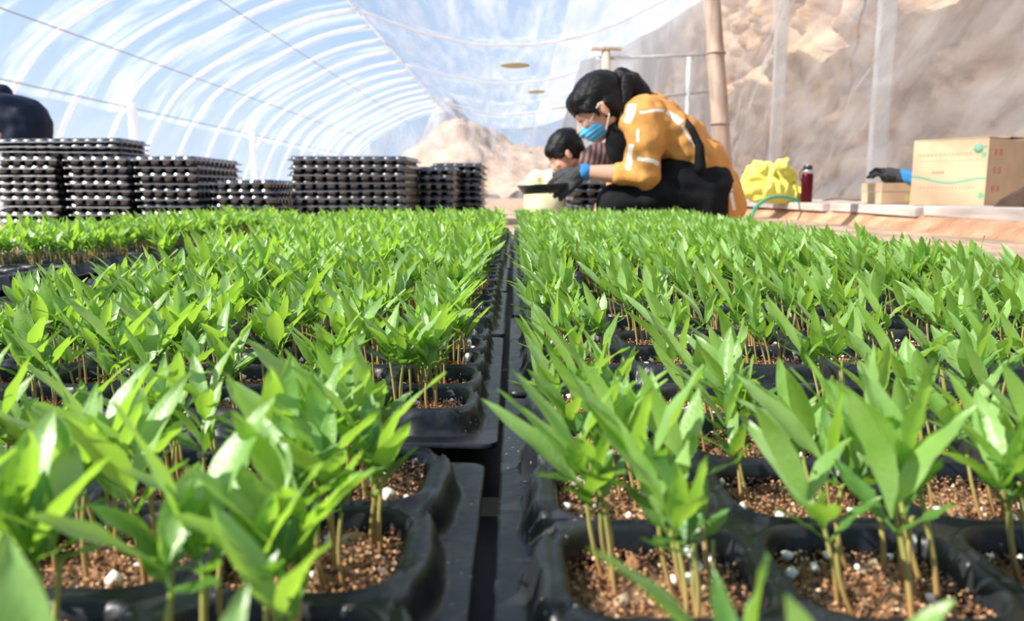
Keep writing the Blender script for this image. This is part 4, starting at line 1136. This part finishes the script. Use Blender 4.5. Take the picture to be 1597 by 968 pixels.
# mask shell from nose to chin
mk = [('e', q(-.048, 0, -.052), (.052, .058, .048), HR), ('c', q(-.085, 0, -.018), q(-.096, 0, -.040), .014, .018)]
blob('face_mask', mk, .005, 3, M['mask'], woman, bump=(.0022, lambda p: math.sin((HR.transposed() @ (p - Hc)).z * 420)))
for s in (-1, 1):
    for a, b_ in (((-.058, .054, -.020), (.000, .082, .016)), ((-.030, .060, -.078), (.010, .083, -.036))):
        me = tube_mesh(smooth_path([q(a[0], s * a[1], a[2]), q((a[0] + b_[0]) / 2, s * .076, (a[2] + b_[2]) / 2), q(b_[0], s * b_[1], b_[2])], 5), .0022, 6)
        ride(link('mask_strap', me, M['white']), woman)
    ride(link('eyebrow', tube_mesh([q(-.088, s * .014, .026), q(-.086, s * .030, .032), q(-.076, s * .044, .026)], .0026, 6), M['lash']), woman)
    ride(link('eyelid', tube_mesh([q(-.087, s * .018, .004), q(-.0875, s * .029, .000), q(-.078, s * .040, .004)], .0022, 6), M['lash']), woman)
# dish in her hand
M['dish'] = simple('dark_dish', (0.05, 0.048, 0.042), .4, var=.3, scale=30)
dc = W(846, 293, yn + .04)
bm = bmesh.new()
def ringv(w_, d_, z):
    out_ = []
    for k in range(32):
        a = 2 * PI * k / 32; c_, s_2 = math.cos(a), math.sin(a)
        out_.append(bm.verts.new((w_ * math.copysign(abs(c_) ** .5, c_), d_ * math.copysign(abs(s_2) ** .5, s_2), z)))
    return out_
rs = [ringv(.066, .050, -.016), ringv(.084, .064, .012), ringv(.088, .068, .014), ringv(.088, .068, .011), ringv(.068, .052, -.019)]
for A, B in zip(rs, rs[1:]):
    for k in range(32): bm.faces.new((A[k], A[(k + 1) % 32], B[(k + 1) % 32], B[k]))
bm.faces.new(rs[0]); bm.faces.new(rs[-1][::-1]); bmesh.ops.recalc_face_normals(bm, faces=bm.faces)
o = link('seed_dish', bm_mesh(bm), M['dish']); o.location = dc; o.rotation_euler = (.0, -.06, .1)
tag(o, 'shallow dark oblong dish held in the black gloved hand', 'dish')

# child or second worker behind, bending forward
YC = 3.75
ch = empty('person', (P(960, 300, YC).x, YC, 0)); tag(ch, 'crouching dark-haired person in a brown striped top, bent behind the woman', 'person')
cH = P(882, 240, YC); cR = Matrix.Rotation(math.radians(-38) if HR[0][2] < 0 else math.radians(38), 3, 'Y')
cq = lambda x, y, z: cH + cR @ (Vector((x, y, z)) * .88)
B = lambda px, py, dy=0: P(px, py, YC + dy)
cb = head_prims(cH, cR, .88) + [('c', B(905, 250), B(930, 250), .045, .055), ('c', B(935, 250, -.12), B(935, 250, .12), .045, .045)]
def leg(dy):
    hp_ = B(1000, 322, dy); kn = B(915, 322, dy * 1.1); an = B(985, 350, dy * 1.1); an.z = .05
    return hp_, kn, an
for dy in (-.08, .08):
    hp_, kn, an = leg(dy)
    cb += [('c', B(940, 255, dy * .8), B(1000, 310, dy * .8), .085, .09), ('c', hp_, kn, .065, .045), ('c', kn + Vector((0, 0, -.02)), an, .04, .03), ('c', an, an + Vector((.11, 0, -.012)), .027, .02)]
for s in (-1, 1):
    e_ = B(925, 300, s * .15); wr = B(880, 322, s * .08)
    cb += [('c', B(935, 252, s * .13), e_, .038, .032), ('c', e_, wr, .030, .021)] + hand(wr, Vector((-.7, 0, -.6)), Vector((0, -s * 1.0, .0)), Vector((.4, 0, -.7)).normalized(), .4)
blob('body', cb, .006, 3, M['skin'], ch)
def striped():
    m = mat_new('brown_striped_knit'); N, L, b = nodes(m); b.inputs['Roughness'].default_value = .9
    t = N.new('ShaderNodeTexCoord'); mp = N.new('ShaderNodeMapping'); mp.inputs['Rotation'].default_value = (0, math.radians(-12), 0); L.new(t.outputs['Object'], mp.inputs[0])
    wv = N.new('ShaderNodeTexWave'); wv.inputs['Scale'].default_value = 13; wv.bands_direction = 'X'; wv.inputs['Distortion'].default_value = .3; L.new(mp.outputs[0], wv.inputs['Vector'])
    r = N.new('ShaderNodeValToRGB'); r.color_ramp.interpolation = 'CONSTANT'; r.color_ramp.elements[0].color = (.035, .028, .03, 1); r.color_ramp.elements[1].color = (.34, .12, .07, 1); r.color_ramp.elements[1].position = .6
    k = r.color_ramp.elements.new(.86); k.color = (.14, .10, .12, 1)
    L.new(wv.outputs['Fac'], r.inputs[0]); L.new(r.outputs[0], b.inputs['Base Color']); return m
M['stripe'] = striped()
cs = [('c', B(928, 252, -.12), B(928, 252, .12), .068, .068)]
for dy in (-.06, .06): cs += [('c', B(935, 255, dy), B(1000, 312, dy), .105, .11)]
for s in (-1, 1):
    e_ = B(925, 300, s * .15); wr = B(880, 322, s * .08); cs += [('c', B(935, 255, s * .13), e_, .055, .046), ('c', e_, e_.lerp(wr, .8), .044, .034)]
blob('striped_top', cs, .008, 4, M['stripe'], ch, bump=(.008, clothfold(9, 9)))
tr_ = []
for dy in (-.08, .08):
    hp_, kn, an = leg(dy); tr_ += [('c', hp_, kn, .080, .060), ('c', kn + Vector((0, 0, -.02)), an, .052, .04)]
blob('trousers', tr_, .009, 4, M['black_cloth'], ch)
chh = [('e', cq(.022, 0, .044), (.094, .078, .076), cR), ('e', cq(.046, 0, .0), (.060, .070, .075), cR), ('e', cq(-.042, 0, .056), (.044, .062, .042), cR)]
for s in (-1, 1): chh += [('c', cq(-.05, s * .05, .05), cq(-.024, s * .074, .005), .016, .010)]
blob('hair', chh, .006, 3, M['hair'], ch, bump=(.004, lambda p: mnoise.noise(Vector((p.x * 50, p.y * 50, p.z * 30)))))
for s in (-1, 1):
    ride(link('eyebrow', tube_mesh([cq(-.088, s * .014, .026), cq(-.086, s * .030, .032), cq(-.076, s * .044, .026)], .0024, 6), M['lash']), ch)

# worker in navy at the left edge, bent over behind the stacks
YN = 4.35
nv = empty('person', (P(50, 300, YN).x, YN, 0)); tag(nv, 'person in a dark navy jacket bending behind the leftmost tray stack', 'person')
D = lambda px, py, dy=0: P(px, py, YN + dy)
nH = D(-62, 205); nR = Matrix.Rotation(math.radians(-70) if HR[0][2] < 0 else math.radians(70), 3, 'Y')
hp0 = D(38, 205); gnd = lambda p, z=.05: Vector((p.x, p.y, z))
nb = head_prims(nH, nR) + [('c', nH + Vector((.03, 0, .02)), D(-30, 185), .05, .06)]
nj = []; ntr = []; shoes = []
for s in (-1, 1):
    hp_ = D(40, 215, s * .09); kn = D(15, 300, s * .10); an = gnd(D(48, 300, s * .10), .07); to = an + Vector((-.15, 0, -.03))
    shd = D(-22, 178, s * .15); el = D(-32, 255, s * .18); wr = D(-45, 310, s * .12)
    nb += [('c', shd, hp_, .07, .085), ('c', hp_, kn, .07, .05), ('c', kn, an, .048, .034), ('c', an, to, .03, .024), ('c', shd, el, .043, .036), ('c', el, wr, .034, .023)] + hand(wr, Vector((-.3, 0, -.9)), Vector((-1, 0, 0)), Vector((-.3, -s * .6, 0)).normalized(), .3)
    nj += [('c', shd + Vector((0, -s * .05, .0)), D(40, 190, s * .08), .125, .135), ('c', D(40, 190, s * .08), D(44, 222, s * .08), .13, .125), ('c', shd, el, .062, .055), ('c', el, el.lerp(wr, .85), .052, .042)]
    ntr += [('c', hp_, kn, .09, .068), ('c', kn, an, .064, .05)]; shoes.append((an, to))
blob('body', nb, .008, 3, M['skin'], nv)
nj += [('c', D(-22, 150), D(4, 146), .05, .05)]
blob('jacket', nj, .010, 5, M['navy'], nv, bump=(.012, clothfold(7, 7)))
blob('trousers', ntr, .010, 4, M['black_cloth'], nv)
blob('hair', [('e', nH + nR @ Vector((.022, 0, .044)), (.102, .084, .082), nR), ('e', nH + nR @ Vector((.046, 0, 0)), (.07, .076, .08), nR)], .008, 3, M['hair'], nv)
for an, to in shoes: blob('shoe', [('c', an, to, .045, .036)], .008, 3, M['brown_shoe'], nv)
